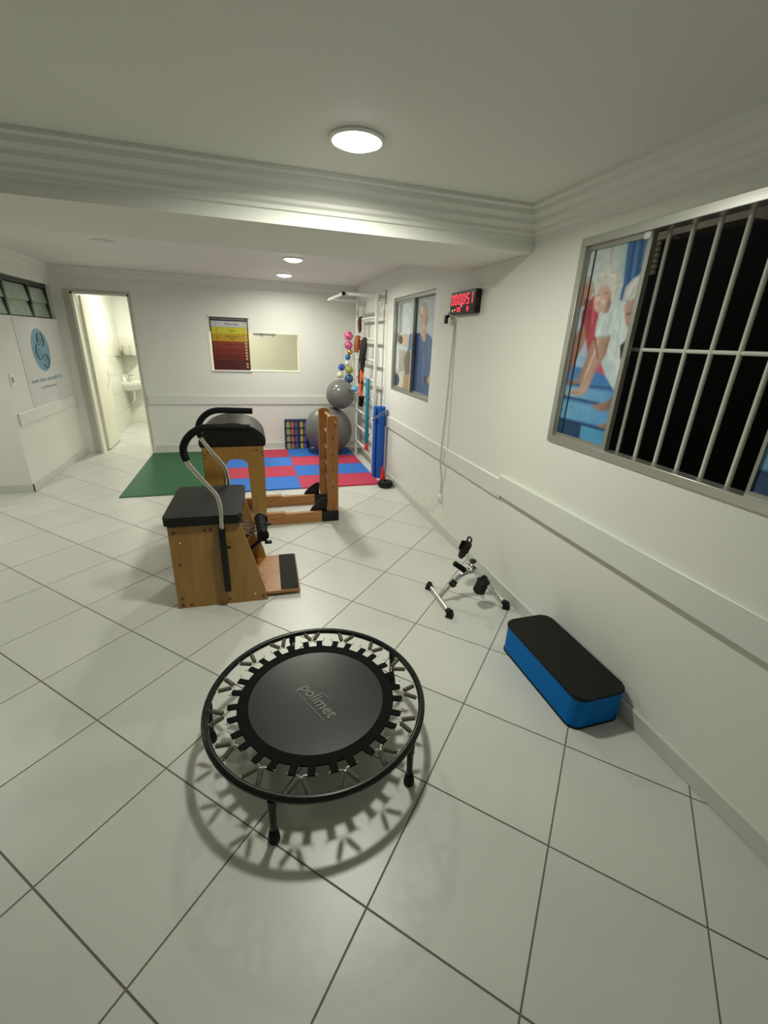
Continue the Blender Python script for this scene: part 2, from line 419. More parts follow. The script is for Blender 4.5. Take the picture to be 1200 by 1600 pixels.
# ---- window_4: serving hatch in the back wall
w4 = thing('window_4', 'serving hatch opening with white frame in the back wall', 'hatch', (H4[0], YB, H4[2]), kind='structure'); OF = (H4[0], YB, H4[2])
for x0, x1, z0, z1, n in ((H4[0], H4[0]+.022, H4[2], H4[3], 'jamb'), (H4[1]-.022, H4[1], H4[2], H4[3], 'jamb'), (H4[0]+.022, H4[1]-.022, H4[3]-.02, H4[3], 'head'), (H4[0]+.022, H4[1]-.022, H4[2], H4[2]+.016, 'sill')):
    bm = BM(); box(bm, x0, x1, YB-.004, YB+.136, z0, z1); obj(n, bm, door_m, w4, off=OF)
bm = BM(); box(bm, 1.80, 2.10, YB+.03, YB+.05, H4[3]-.062, H4[3]-.02); obj('track', bm, trim_m, w4, off=OF)
for x in (1.90, 2.05):
    bm = BM(); box(bm, x, x+.028, YB+.02, YB+.03, H4[3]-.058, H4[3]-.022); obj('bracket', bm, alu_dark_m, w4, off=OF)

# ---- printed pictures: flat prints whose ink is a colour attribute on a fine grid
def inside(poly, X, Y):
    r = np.zeros(X.shape, bool); n = len(poly)
    for i in range(n):
        (x0, y0), (x1, y1) = poly[i-1], poly[i]
        if y0 == y1: continue
        c = ((y0 > Y) != (y1 > Y)) & (X < (x1-x0)*(Y-y0)/(y1-y0)+x0); r ^= c
    return r
def printed(name, shapes, y0, y1, z0, z1, x, parent, off, step=.004, gain=1.0):
    ny, nz = int((y1-y0)/step)+1, int((z1-z0)/step)+1
    ys = np.linspace(y0, y1, ny); zs = np.linspace(z0, z1, nz); Y, Z = np.meshgrid(ys, zs)
    col = np.zeros((nz, ny, 3))
    ss = [(dy, dz) for dy in (-.33, 0, .33) for dz in (-.33, 0, .33)]
    for dy, dz in ss:
        cc = np.zeros((nz, ny, 3)) + np.array(lin((190, 203, 208)))
        Yj, Zj = Y+dy*step, Z+dz*step
        for c1, c2, pts in shapes:
            k = inside(pts, Yj, Zj)
            if not k.any(): continue
            pa = max(p[0] for p in pts); pb = min(p[0] for p in pts)
            t = np.clip((pa-Yj)/max(pa-pb, 1e-4), 0, 1)[..., None]
            g = np.array(lin(c1))*(1-t)+np.array(lin(c2))*t
            cc[k] = g[k]
        col += cc/len(ss)
    rng = np.random.default_rng(7)
    for cells, amt in ((6, .10), (22, .10), (70, .08)):      # uneven tones of a photographic print
        g = rng.uniform(-1, 1, (cells*nz//ny+2, cells+2))
        fy = np.linspace(0, g.shape[1]-1.001, ny); fz = np.linspace(0, g.shape[0]-1.001, nz)
        iy, iz = fy.astype(int), fz.astype(int); ty, tz = (fy-iy)[None], (fz-iz)[:, None]
        n_ = (g[iz][:, iy]*(1-ty)*(1-tz)+g[iz][:, iy+1]*ty*(1-tz)+g[iz+1][:, iy]*(1-ty)*tz+g[iz+1][:, iy+1]*ty*tz)
        col = col*(1+amt*n_[..., None])
    for _ in range(2):
        pc = np.pad(col, ((1, 1), (1, 1), (0, 0)), 'edge')
        col = (pc[1:-1, 1:-1]*2+pc[:-2, 1:-1]+pc[2:, 1:-1]+pc[1:-1, :-2]+pc[1:-1, 2:])/6
    grey = col.mean(2, keepdims=True); col = np.clip((grey+(col-grey)*.86)*gain, 0, .9)
    verts = np.stack([np.full(Y.size, x), Y.ravel(), Z.ravel()], 1)-np.array(off)
    idx = np.arange(ny*nz).reshape(nz, ny)
    faces = np.stack([idx[:-1, :-1].ravel(), idx[1:, :-1].ravel(), idx[1:, 1:].ravel(), idx[:-1, 1:].ravel()], 1)
    me = bpy.data.meshes.new(name); me.from_pydata(verts.tolist(), [], faces.tolist())
    at = me.color_attributes.new('print', 'FLOAT_COLOR', 'POINT')
    at.data.foreach_set('color', np.concatenate([col.reshape(-1, 3), np.ones((ny*nz, 1))], 1).ravel())
    me.materials.append(print_m); o = bpy.data.objects.new(name, me); C.objects.link(o); o.parent = parent; return o
PRINT_A=[
((196,208,212),(205,214,214),[(0.132,2.1),(-0.508,2.059),(-0.498,1.672),(-0.213,1.479),(0.055,1.461)]),
((170,172,168),(205,210,205),[(-0.188,2.013),(-0.209,2.015),(-0.221,1.904),(-0.203,1.907)]),
((200,212,208),(150,185,190),[(-0.218,2.014),(-0.282,2.019),(-0.315,1.836),(-0.261,1.847)]),
((40,105,165),(15,85,150),[(-0.278,2.014),(-0.427,2.028),(-0.42,1.826),(-0.364,1.757),(-0.302,1.77),(-0.304,1.843)]),
((15,60,120),(15,60,120),[(-0.313,2.008),(-0.33,1.812),(-0.339,1.81),(-0.321,2.006)]),
((90,150,195),(90,150,195),[(-0.332,2.01),(-0.347,1.828),(-0.353,1.826),(-0.339,2.008)]),
((15,60,120),(15,60,120),[(-0.353,2.014),(-0.367,1.837),(-0.375,1.835),(-0.361,2.012)]),
((90,150,195),(90,150,195),[(-0.372,2.013),(-0.383,1.885),(-0.39,1.883),(-0.379,2.012)]),
((170,185,205),(150,175,205),[(-0.043,1.804),(-0.125,1.772),(-0.132,1.613),(-0.223,1.548),(-0.053,1.469),(0.018,1.464),(0.002,1.655)]),
((60,125,185),(25,110,190),[(0.006,1.465),(-0.221,1.554),(-0.457,1.458),(-0.424,1.23),(-0.421,1.073),(0.02,1.059),(0.011,1.309)]),
((150,180,210),(110,160,205),[(-0.083,1.521),(-0.191,1.553),(-0.252,1.482),(-0.105,1.486)]),
((110,175,210),(75,150,205),[(-0.016,1.39),(-0.197,1.394),(-0.383,1.393),(-0.391,1.337),(-0.013,1.336)]),
((95,165,205),(70,150,205),[(-0.011,1.32),(-0.396,1.32),(-0.403,1.24),(-0.011,1.232)]),
((15,50,95),(15,50,95),[(-0.005,1.333),(-0.401,1.329),(-0.401,1.338),(-0.006,1.344)]),
((15,50,95),(15,50,95),[(-0.026,1.395),(-0.387,1.407),(-0.386,1.413),(-0.025,1.402)]),
((20,75,115),(15,65,105),[(-0.001,1.222),(-0.227,1.221),(-0.244,1.135),(-0.001,1.131)]),
((70,160,205),(45,145,200),[(-0.23,1.219),(-0.409,1.219),(-0.413,1.115),(-0.237,1.133)]),
((10,40,80),(10,40,80),[(-0.013,1.217),(-0.407,1.219),(-0.408,1.229),(-0.014,1.228)]),
((128,94,78),(176,120,94),[(-0.035,1.57),(-0.099,1.688),(-0.176,1.686),(-0.125,1.565),(-0.074,1.455),(-0.016,1.432),(-0.006,1.465)]),
((150,45,60),(205,70,90),[(-0.08,1.735),(-0.11,1.773),(-0.145,1.806),(-0.193,1.743),(-0.209,1.64),(-0.224,1.561),(-0.317,1.46),(-0.26,1.472),(-0.171,1.552),(-0.114,1.681),(-0.091,1.678)]),
((158,106,88),(186,138,114),[(-0.125,1.807),(-0.122,1.787),(-0.112,1.771),(-0.097,1.76),(-0.08,1.756),(-0.061,1.76),(-0.043,1.77),(-0.029,1.787),(-0.02,1.807),(-0.018,1.829),(-0.022,1.849),(-0.033,1.865),(-0.048,1.875),(-0.066,1.878),(-0.084,1.874),(-0.101,1.863),(-0.115,1.847),(-0.123,1.828)]),
((128,82,68),(128,82,68),[(-0.125,1.767),(-0.122,1.761),(-0.117,1.757),(-0.109,1.755),(-0.101,1.754),(-0.093,1.757),(-0.086,1.761),(-0.081,1.767),(-0.079,1.773),(-0.079,1.78),(-0.082,1.786),(-0.088,1.79),(-0.095,1.792),(-0.103,1.792),(-0.111,1.79),(-0.118,1.786),(-0.123,1.78),(-0.126,1.774)]),
((210,165,140),(200,150,125),[(-0.064,1.833),(-0.063,1.827),(-0.061,1.821),(-0.057,1.818),(-0.053,1.816),(-0.049,1.817),(-0.044,1.82),(-0.041,1.825),(-0.038,1.831),(-0.037,1.838),(-0.038,1.845),(-0.04,1.85),(-0.044,1.854),(-0.048,1.855),(-0.053,1.854),(-0.057,1.851),(-0.06,1.846),(-0.063,1.84)]),
((185,180,172),(165,150,140),[(-0.025,1.864),(-0.051,1.89),(-0.091,1.886),(-0.128,1.848),(-0.148,1.796),(-0.118,1.824),(-0.091,1.851)]),
((110,60,48),(110,60,48),[(-0.038,1.805),(-0.073,1.807),(-0.069,1.812),(-0.035,1.81)]),
((128,94,78),(172,132,112),[(-0.198,1.613),(-0.228,1.594),(-0.2,1.489),(-0.179,1.413),(-0.063,1.393),(-0.058,1.411),(-0.139,1.428),(-0.166,1.504),(-0.178,1.58)]),
((185,205,210),(212,222,222),[(-0.215,1.716),(-0.257,1.746),(-0.291,1.777),(-0.339,1.759),(-0.379,1.71),(-0.405,1.627),(-0.412,1.536),(-0.4,1.453),(-0.384,1.403),(-0.318,1.456),(-0.259,1.532),(-0.27,1.614),(-0.199,1.62),(-0.194,1.692)]),
((165,188,195),(190,208,212),[(-0.261,1.532),(-0.285,1.563),(-0.371,1.49),(-0.397,1.434),(-0.384,1.403),(-0.318,1.456)]),
((205,170,150),(172,132,112),[(-0.214,1.623),(-0.297,1.633),(-0.294,1.55),(-0.25,1.475),(-0.216,1.374),(-0.187,1.355),(-0.087,1.351),(-0.083,1.367),(-0.162,1.386),(-0.187,1.463),(-0.211,1.547)]),
((215,215,206),(198,196,184),[(-0.295,1.828),(-0.289,1.81),(-0.273,1.796),(-0.251,1.788),(-0.223,1.788),(-0.194,1.795),(-0.166,1.809),(-0.144,1.828),(-0.131,1.85),(-0.128,1.871),(-0.135,1.89),(-0.153,1.903),(-0.177,1.91),(-0.205,1.909),(-0.234,1.9),(-0.26,1.886),(-0.279,1.868),(-0.292,1.848)]),
((222,188,170),(186,146,126),[(-0.249,1.77),(-0.242,1.752),(-0.231,1.737),(-0.215,1.728),(-0.198,1.725),(-0.18,1.73),(-0.164,1.741),(-0.153,1.757),(-0.147,1.776),(-0.148,1.797),(-0.155,1.815),(-0.167,1.829),(-0.183,1.837),(-0.201,1.839),(-0.218,1.834),(-0.233,1.823),(-0.244,1.808),(-0.249,1.789)]),
((170,128,110),(160,118,100),[(-0.239,1.789),(-0.26,1.764),(-0.254,1.724),(-0.218,1.721),(-0.231,1.741)]),
((232,200,182),(225,190,172),[(-0.197,1.784),(-0.195,1.779),(-0.192,1.774),(-0.187,1.772),(-0.182,1.771),(-0.177,1.773),(-0.172,1.776),(-0.168,1.78),(-0.165,1.785),(-0.165,1.791),(-0.167,1.796),(-0.17,1.8),(-0.175,1.803),(-0.18,1.803),(-0.185,1.802),(-0.19,1.799),(-0.194,1.794),(-0.196,1.789)]),
((205,205,196),(215,213,202),[(-0.132,1.847),(-0.166,1.893),(-0.244,1.872),(-0.288,1.815),(-0.283,1.774),(-0.249,1.801),(-0.219,1.839),(-0.173,1.837),(-0.152,1.808)]),
((110,70,58),(110,70,58),[(-0.162,1.798),(-0.182,1.8),(-0.179,1.804),(-0.159,1.802)]),
((110,70,58),(110,70,58),[(-0.201,1.803),(-0.225,1.805),(-0.222,1.81),(-0.198,1.808)]),
((150,70,62),(245,240,235),[(-0.181,1.761),(-0.222,1.767),(-0.217,1.775),(-0.175,1.769)]),
((190,130,105),(190,130,105),[(-0.183,1.801),(-0.184,1.778),(-0.191,1.777),(-0.19,1.8)]),
((168,180,186),(168,180,186),[(-0.268,1.727),(-0.269,1.621),(-0.276,1.62),(-0.275,1.726)]),
((228,234,232),(228,234,232),[(-0.29,1.738),(-0.294,1.64),(-0.302,1.639),(-0.298,1.737)]),
((165,185,192),(165,185,192),[(-0.327,1.706),(-0.349,1.552),(-0.355,1.552),(-0.333,1.706)]),
((170,190,196),(170,190,196),[(-0.366,1.675),(-0.39,1.516),(-0.397,1.516),(-0.372,1.674)]),
((160,178,186),(160,178,186),[(-0.207,1.619),(-0.296,1.631),(-0.294,1.635),(-0.204,1.624)]),
((232,236,234),(232,236,234),[(-0.222,1.71),(-0.217,1.634),(-0.225,1.632),(-0.23,1.709)]),
((140,100,84),(140,100,84),[(-0.287,1.621),(-0.275,1.547),(-0.283,1.546),(-0.294,1.62)]),
((140,100,84),(140,100,84),[(-0.274,1.544),(-0.236,1.468),(-0.242,1.466),(-0.28,1.542)]),
((222,188,168),(222,188,168),[(-0.22,1.614),(-0.215,1.545),(-0.223,1.543),(-0.228,1.613)]),
((222,188,168),(222,188,168),[(-0.209,1.541),(-0.185,1.45),(-0.193,1.449),(-0.216,1.54)]),
((110,78,64),(110,78,64),[(-0.091,1.359),(-0.155,1.373),(-0.154,1.376),(-0.09,1.361)]),
((110,78,64),(110,78,64),[(-0.104,1.354),(-0.168,1.366),(-0.167,1.369),(-0.103,1.357)]),
((235,235,228),(235,235,228),[(-0.156,1.874),(-0.187,1.894),(-0.179,1.9),(-0.148,1.879)]),
((180,178,168),(180,178,168),[(-0.195,1.864),(-0.234,1.883),(-0.228,1.888),(-0.189,1.868)]),
((180,178,168),(180,178,168),[(-0.249,1.834),(-0.281,1.843),(-0.276,1.848),(-0.244,1.839)]),
((238,238,232),(238,238,232),[(-0.207,1.877),(-0.254,1.866),(-0.254,1.871),(-0.206,1.882)]),
((175,172,162),(175,172,162),[(-0.271,1.798),(-0.283,1.826),(-0.276,1.829),(-0.263,1.801)]),
((120,30,45),(120,30,45),[(-0.129,1.746),(-0.146,1.64),(-0.153,1.64),(-0.137,1.745)]),
((222,92,110),(222,92,110),[(-0.146,1.771),(-0.164,1.68),(-0.172,1.679),(-0.154,1.77)]),
((130,35,50),(130,35,50),[(-0.195,1.626),(-0.244,1.528),(-0.252,1.529),(-0.203,1.627)]),
((205,215,220),(190,205,212),[(-0.357,1.633),(-0.403,1.656),(-0.411,1.554),(-0.406,1.46),(-0.396,1.453)]),
((205,165,148),(150,108,92),[(-0.335,1.75),(-0.388,1.781),(-0.431,1.803),(-0.427,1.656),(-0.398,1.648),(-0.363,1.681)]),
((198,200,196),(225,225,220),[(-0.32,1.766),(-0.324,1.821),(-0.352,1.846),(-0.393,1.864),(-0.429,1.868),(-0.432,1.786),(-0.397,1.778),(-0.361,1.766)]),
((238,238,234),(238,238,234),[(-0.344,1.781),(-0.371,1.846),(-0.364,1.849),(-0.336,1.783)]),
((170,172,168),(170,172,168),[(-0.361,1.773),(-0.402,1.843),(-0.396,1.846),(-0.355,1.776)]),
((95,55,48),(95,55,48),[(-0.36,1.708),(-0.387,1.714),(-0.382,1.72),(-0.356,1.714)]),
((140,70,62),(140,70,62),[(-0.38,1.669),(-0.399,1.675),(-0.395,1.68),(-0.376,1.674)]),
((172,132,112),(128,94,78),[(-0.262,1.317),(-0.308,1.332),(-0.364,1.351),(-0.4,1.395),(-0.411,1.39),(-0.406,1.333),(-0.39,1.312),(-0.331,1.303)]),
((172,132,112),(128,94,78),[(-0.335,1.24),(-0.405,1.263),(-0.409,1.233),(-0.351,1.229)]),
((20,20,22),(20,20,22),[(-0.363,1.59),(-0.392,1.615),(-0.408,1.554),(-0.401,1.532),(-0.379,1.534)])]
PRINT_B=[
((190,203,208),(180,198,208),[(3.177,2.11),(1.573,2.03),(1.504,0.966),(3.189,0.783)]),
((135,145,150),(150,160,165),[(2.742,1.931),(2.653,1.934),(2.653,1.659),(2.737,1.652)]),
((205,215,216),(205,215,216),[(2.616,1.938),(2.392,1.946),(2.385,1.65),(2.581,1.659)]),
((190,172,125),(170,135,75),[(2.931,1.246),(2.342,1.272),(2.356,1.072),(2.935,1.068)]),
((205,205,195),(205,205,195),[(2.687,1.255),(2.528,1.266),(2.524,1.086),(2.66,1.084)]),
((225,232,235),(215,222,222),[(2.856,1.529),(2.732,1.54),(2.707,1.295),(2.874,1.267)]),
((180,176,160),(160,155,140),[(2.711,1.492),(2.502,1.49),(2.504,1.276),(2.703,1.27)]),
((50,35,30),(50,35,30),[(2.8,1.587),(2.801,1.573),(2.808,1.561),(2.82,1.552),(2.836,1.547),(2.853,1.547),(2.871,1.551),(2.886,1.56),(2.897,1.572),(2.902,1.587),(2.901,1.601),(2.894,1.613),(2.882,1.622),(2.866,1.627),(2.848,1.627),(2.831,1.622),(2.816,1.613),(2.806,1.601)]),
((150,140,130),(150,140,130),[(2.698,1.612),(2.699,1.596),(2.707,1.581),(2.721,1.57),(2.74,1.565),(2.76,1.564),(2.781,1.57),(2.799,1.58),(2.812,1.595),(2.818,1.612),(2.817,1.628),(2.809,1.643),(2.794,1.653),(2.775,1.659),(2.755,1.659),(2.734,1.653),(2.717,1.642),(2.704,1.628)]),
((215,185,160),(190,160,135),[(2.397,1.587),(2.401,1.565),(2.419,1.545),(2.45,1.53),(2.49,1.522),(2.535,1.521),(2.58,1.528),(2.618,1.542),(2.645,1.562),(2.657,1.585),(2.652,1.607),(2.632,1.627),(2.599,1.642),(2.557,1.65),(2.512,1.65),(2.469,1.642),(2.434,1.628),(2.409,1.608)]),
((95,58,44),(80,45,35),[(2.601,1.593),(2.602,1.577),(2.612,1.563),(2.628,1.552),(2.649,1.546),(2.673,1.545),(2.696,1.551),(2.717,1.561),(2.731,1.575),(2.738,1.592),(2.736,1.608),(2.726,1.623),(2.71,1.633),(2.688,1.639),(2.664,1.639),(2.641,1.633),(2.622,1.623),(2.608,1.609)]),
((120,112,100),(80,72,64),[(2.435,1.499),(2.342,1.471),(2.345,1.264),(2.482,1.253),(2.539,1.378),(2.502,1.458)]),
((40,95,160),(30,75,140),[(2.407,1.643),(2.228,1.656),(2.311,1.495),(2.426,1.476)]),
((30,70,140),(15,40,90),[(2.651,1.186),(2.655,1.164),(2.672,1.144),(2.7,1.127),(2.737,1.116),(2.778,1.111),(2.819,1.115),(2.854,1.127),(2.878,1.144),(2.889,1.166),(2.885,1.189),(2.866,1.21),(2.836,1.227),(2.798,1.237),(2.757,1.24),(2.717,1.236),(2.684,1.224),(2.661,1.207)]),
((24,55,110),(45,100,165),[(2.349,1.643),(2.185,1.658),(2.107,1.586),(2.025,1.585),(2.015,1.657),(1.895,1.621),(1.821,1.555),(1.803,1.374),(1.839,1.344),(1.821,1.061),(2.308,1.077),(2.327,1.389)]),
((205,172,150),(185,150,128),[(2.195,1.692),(2.015,1.689),(2.024,1.6),(2.064,1.578),(2.129,1.589)]),
((212,180,160),(180,148,128),[(1.998,1.791),(2.002,1.749),(2.019,1.712),(2.047,1.685),(2.083,1.671),(2.122,1.672),(2.159,1.689),(2.191,1.719),(2.212,1.758),(2.22,1.803),(2.214,1.846),(2.195,1.883),(2.166,1.908),(2.13,1.92),(2.092,1.917),(2.056,1.9),(2.026,1.871),(2.006,1.833)]),
((172,165,158),(165,158,150),[(2.029,1.889),(2.032,1.879),(2.044,1.871),(2.064,1.866),(2.089,1.863),(2.117,1.865),(2.145,1.87),(2.168,1.878),(2.185,1.888),(2.192,1.899),(2.189,1.909),(2.176,1.917),(2.155,1.923),(2.129,1.925),(2.101,1.923),(2.074,1.918),(2.051,1.91),(2.036,1.9)]),
((180,140,118),(180,140,118),[(1.994,1.779),(1.992,1.768),(1.993,1.758),(1.997,1.75),(2.002,1.747),(2.008,1.747),(2.014,1.751),(2.021,1.759),(2.026,1.769),(2.029,1.78),(2.03,1.792),(2.029,1.802),(2.026,1.809),(2.021,1.813),(2.015,1.812),(2.008,1.808),(2.002,1.801),(1.997,1.791)]),
((110,80,66),(110,80,66),[(2.199,1.803),(2.147,1.805),(2.152,1.812),(2.205,1.81)]),
((110,80,66),(110,80,66),[(2.097,1.804),(2.051,1.804),(2.054,1.811),(2.1,1.811)]),
((165,90,82),(230,220,212),[(2.169,1.704),(2.066,1.709),(2.074,1.719),(2.177,1.714)]),
((165,125,105),(165,125,105),[(2.145,1.795),(2.146,1.747),(2.13,1.746),(2.128,1.794)]),
((185,150,130),(200,165,140),[(1.821,1.366),(1.807,1.242),(1.84,1.203),(1.936,1.234),(1.9,1.276),(1.846,1.33)]),
((55,40,40),(55,40,40),[(2.014,1.263),(1.945,1.28),(1.924,1.224),(1.994,1.214)]),
((28,62,120),(28,62,120),[(2.15,1.543),(2.097,1.14),(2.079,1.142),(2.133,1.543)]),
((62,118,182),(62,118,182),[(1.976,1.573),(1.914,1.409),(1.887,1.411),(1.949,1.574)]),
((26,60,118),(26,60,118),[(1.886,1.48),(1.88,1.355),(1.861,1.356),(1.866,1.48)]),
((60,112,176),(60,112,176),[(2.077,1.473),(2.033,1.184),(2.008,1.187),(2.053,1.474)]),
((28,66,125),(28,66,125),[(1.979,1.406),(1.995,1.276),(1.976,1.277),(1.961,1.407)]),
((165,132,114),(165,132,114),[(2.015,1.749),(2.018,1.735),(2.024,1.723),(2.033,1.715),(2.044,1.711),(2.055,1.711),(2.066,1.716),(2.074,1.726),(2.078,1.738),(2.079,1.752),(2.077,1.766),(2.07,1.778),(2.061,1.786),(2.05,1.79),(2.039,1.79),(2.029,1.784),(2.021,1.775),(2.016,1.763)]),
((228,200,182),(222,192,172),[(2.134,1.855),(2.133,1.844),(2.137,1.834),(2.143,1.826),(2.152,1.823),(2.162,1.823),(2.172,1.827),(2.181,1.836),(2.189,1.846),(2.193,1.858),(2.193,1.87),(2.19,1.88),(2.183,1.887),(2.175,1.891),(2.164,1.89),(2.154,1.885),(2.145,1.877),(2.138,1.867)]),
((28,60,115),(28,60,115),[(2.191,1.652),(2.11,1.584),(2.096,1.585),(2.177,1.653)]),
((28,60,115),(28,60,115),[(2.022,1.585),(2.005,1.655),(2.019,1.656),(2.036,1.585)])]


# ---- window_1: large barred window
def frame_bars(w, OF, y0, y1, z0, z1, x0, x1, t, material, name='frame'):
    for a, b, c, d in ((y0, y1, z1-t, z1), (y0, y1, z0, z0+t), (y1-t, y1, z0+t, z1-t), (y0, y0+t, z0+t, z1-t)):
        bm = BM(); box(bm, x0, x1, a, b, c, d, .002); obj(name, bm, material, w, off=OF)
y0, y1, z0, z1 = W1; OF = (XR, y1, z0)
w1 = thing('window_1', 'wide aluminium sliding window with dark night behind security bars', 'window', OF, kind='structure')
frame_bars(w1, OF, y0, y1, z0, z1, XR-.012, XR+.052, .036, alu_m)
for ya, yb in ((-.416, -.056), (-1.404, -1.046)):
    bm = BM()
    for a, b, c, d in ((ya, yb, z1-.056, z1-.036), (ya, yb, z0+.036, z0+.054), (yb-.012, yb, z0+.054, z1-.056), (ya, ya+.022, z0+.054, z1-.056)): box(bm, XR+.005, XR+.028, a, b, c, d)
    s = obj('sash', bm, alu_dark_m, w1, off=OF)
    bm = BM(); box(bm, XR+.0165, XR+.0195, ya+.02, yb-.010, z0+.052, z1-.054); obj('glass_pane', bm, glass_m, s, off=OF)
    sh = PRINT_A if ya > -.5 else [(c1, c2, [(-1.46-y if False else y-.988, z) for y, z in pts]) for c1, c2, pts in PRINT_A]
    printed('photo_print', sh, ya+.02, yb-.010, z0+.052, z1-.054, XR+.0135, s, OF, gain=.95)
    bm = BM(); gy = yb-.045 if ya > -.5 else ya+.06
    box(bm, XR+.011, XR+.0132, gy-.004, gy+.004, z0+.05, z1-.052); obj('dark_line', bm, black_line_m, s, off=OF)  # thin dark line over the print, near one side of the sash
bm = BM(); box(bm, XR-.004, XR+.010, -.412, -.378, z1-.062, z1-.038, .002); obj('stopper', bm, mat('white_plastic', (.85, .85, .83), .35), w1, off=OF)
# the grille outside the window
g = thing('security_grille', 'pale round security bars outside the big window', 'grille', (XR+.068, -.73, z0))
OFg = (XR+.068, -.73, z0)
bm = BM(); cyl(bm, (0, 0, .0), (0, 0, z1-z0), .0085, n=10); p = obj('bar', bm, steel_paint_m, g); p.location = (0, -.22, 0)
for i in range(13):
    yy = -.12-.1033*i
    if i == 0: p.location = (0, yy+.73, 0)
    else: dup(p, g, (0, yy+.73, 0))
bm = BM(); cyl(bm, (0, -.705, .475), (0, .705, .475), .0075, n=8); obj('cross_bar', bm, steel_paint_m, g)

# ---- what the window shows outside
bm = BM(); box(bm, XR+T, 9, -9, 8, -.4, -.1); tag(obj('yard_ground', bm, night_m, smooth=False), 'dark yard ground outside the barred window', 'ground', kind='structure')
bm = BM(); box(bm, 6.2, 6.4, -9, 8, -.1, 5); tag(obj('yard_wall', bm, night_m, smooth=False), 'dark boundary wall far outside the barred window', 'wall', kind='structure')
bm = BM(); box(bm, 4.7, 4.85, .35, .90, 2.36, 2.62); tag(obj('concrete_beam', bm, night2_m, smooth=False), 'pale concrete beam end outside at the window top', 'beam')
bm = BM(); box(bm, 4.85, 6.2, -2.0, 1.1, 2.62, 2.72); tag(obj('porch_slab', bm, night_m, smooth=False), 'dark porch roof slab outside the window', 'roof')
bm = BM(); box(bm, 4.9, 5.0, 1.10, 1.22, 2.40, 2.62); tag(obj('concrete_post', bm, night2_m, smooth=False), 'small pale concrete stub beside the vent blocks outside', 'post')
vb = thing('vent_block_wall', 'pale grid of vent blocks high outside the window', 'vent blocks', (4.95, 1.23, 2.16))
bm = BM(); box(bm, .03, .05, 0, .20, 0, .42); obj('backing', bm, night_m, vb)
bm = BM(); box(bm, 0, .03, 0, .036, 0, .036, .004); p = obj('block', bm, night2_m, vb); first = True
for i in range(5):
    for j in range(10):
        loc = (0, .002+i*.040, .004+j*.0415)
        if first: p.location = loc; first = False
        else: dup(p, vb, loc)

# ---- window_2: two panes covered by a photo print
y0, y1, z0, z1 = W2; OF = (XR, y1, z0)
w2 = thing('window_2', 'two-pane aluminium window covered by a print of a man in blue', 'window', OF, kind='structure')
frame_bars(w2, OF, y0, y1, z0, z1, XR+.012, XR+.085, .034, alu_dark_m)
ym = 2.30
for ya, yb, xo in ((y0+.034, ym+.015, .050), (ym-.015, y1-.034, .024)):
    bm = BM()
    for a, b, c, d in ((ya, yb, z1-.056, z1-.034), (ya, yb, z0+.034, z0+.052), (yb-.022, yb, z0+.052, z1-.056), (ya, ya+.022, z0+.052, z1-.056)): box(bm, XR+xo, XR+xo+.022, a, b, c, d)
    s = obj('sash', bm, alu_dark_m, w2, off=OF)
    bm = BM(); box(bm, XR+xo+.012, XR+xo+.015, ya+.02, yb-.02, z0+.05, z1-.054); obj('glass_pane', bm, glass_m, s, off=OF)
    printed('photo_print', PRINT_B, ya+.02, yb-.02, z0+.05, z1-.054, XR+xo+.009, s, OF, gain=.9)
bm = BM(); box(bm, XR+.0905, XR+.0915, y0, y1, z0, z1); obj('backing_sheet', bm, mat('white_film', (.7, .7, .68), .8), w2, off=OF)

# ---- window_3: louvred window of the alcove
y0, y1, z0, z1 = W3; OF = (XA, y0, z0)
w3 = thing('window_3', 'high louvred window with greenish frosted slats and dark frame', 'window', OF, kind='structure')
dark_fr_m = mat('dark_green_frame', (.03, .038, .03), .5)
for a, b, c, d in ((y0, y1, z1-.045, z1), (y0, y1, z0, z0+.012), (y1-.03, y1, z0+.012, z1-.045), (y0, y0+.03, z0+.012, z1-.045), (4.13, 4.17, z0+.012, z1-.045), (3.56, 3.60, z0+.012, z1-.045)):
    bm = BM(); box(bm, XA-.09, XA-.045, a, b, c, d); obj('frame', bm, dark_fr_m, w3, off=OF)
for ya, yb in ((y0+.03, 3.56), (3.60, 4.13), (4.17, y1-.03)):
    for k in range(2):
        za = z0+.014+k*.152
        bm = BM(); box(bm, -.004, .004, 0, yb-ya, 0, .155)
        o = obj('louvre_slat', bm, frost_m, w3, smooth=False); o.location = (-.055-.0, ya-y0, za-z0); o.rotation_euler = (0, R(-9), 0)
bm = BM(); box(bm, XA-.08, XA-.04, 4.125, 4.175, z0+.14, z0+.19, .006); obj('lever', bm, blackpl_m, w3, off=OF)
bm = BM(); box(bm, XA-.139, XA-.135, y0, y1, z0, z1); obj('backing_sheet', bm, mat('dim_green_film', (.18, .24, .19), .8), w3, off=OF)
# ================================================================== LAMPS
def downlight(x, y, z, r, lit, label, watt=None, group=None):
    t = thing('downlight', label, 'ceiling light', (x, y, z))
    bm = BM(); lathe(bm, [(r, 0), (r+.012, 0), (r+.014, -.006), (r+.004, -.012), (r-.002, -.010), (r-.002, -.001)], n=40); obj('trim_ring', bm, mat('white_lamp_ring', (.82, .82, .78), .4), t)
    bm = BM(); lathe(bm, [(0, -.030), (r*.35, -.0285), (r*.7, -.022), (r*.92, -.012), (r-.002, -.006), (r-.002, -.001), (0, -.001)], n=40); obj('diffuser', bm, led_m if lit else off_m, t)
    if lit:
        L = bpy.data.lights.new('lamp_light', 'AREA'); L.shape = 'DISK'; L.size = r*1.9; L.energy = watt; L.color = LAMP_COLOR; L.spread = R(LAMP_SPREAD)
        o = bpy.data.objects.new('lamp_light', L); C.objects.link(o); o.parent = t; o.location = (0, 0, -.034)
    return t
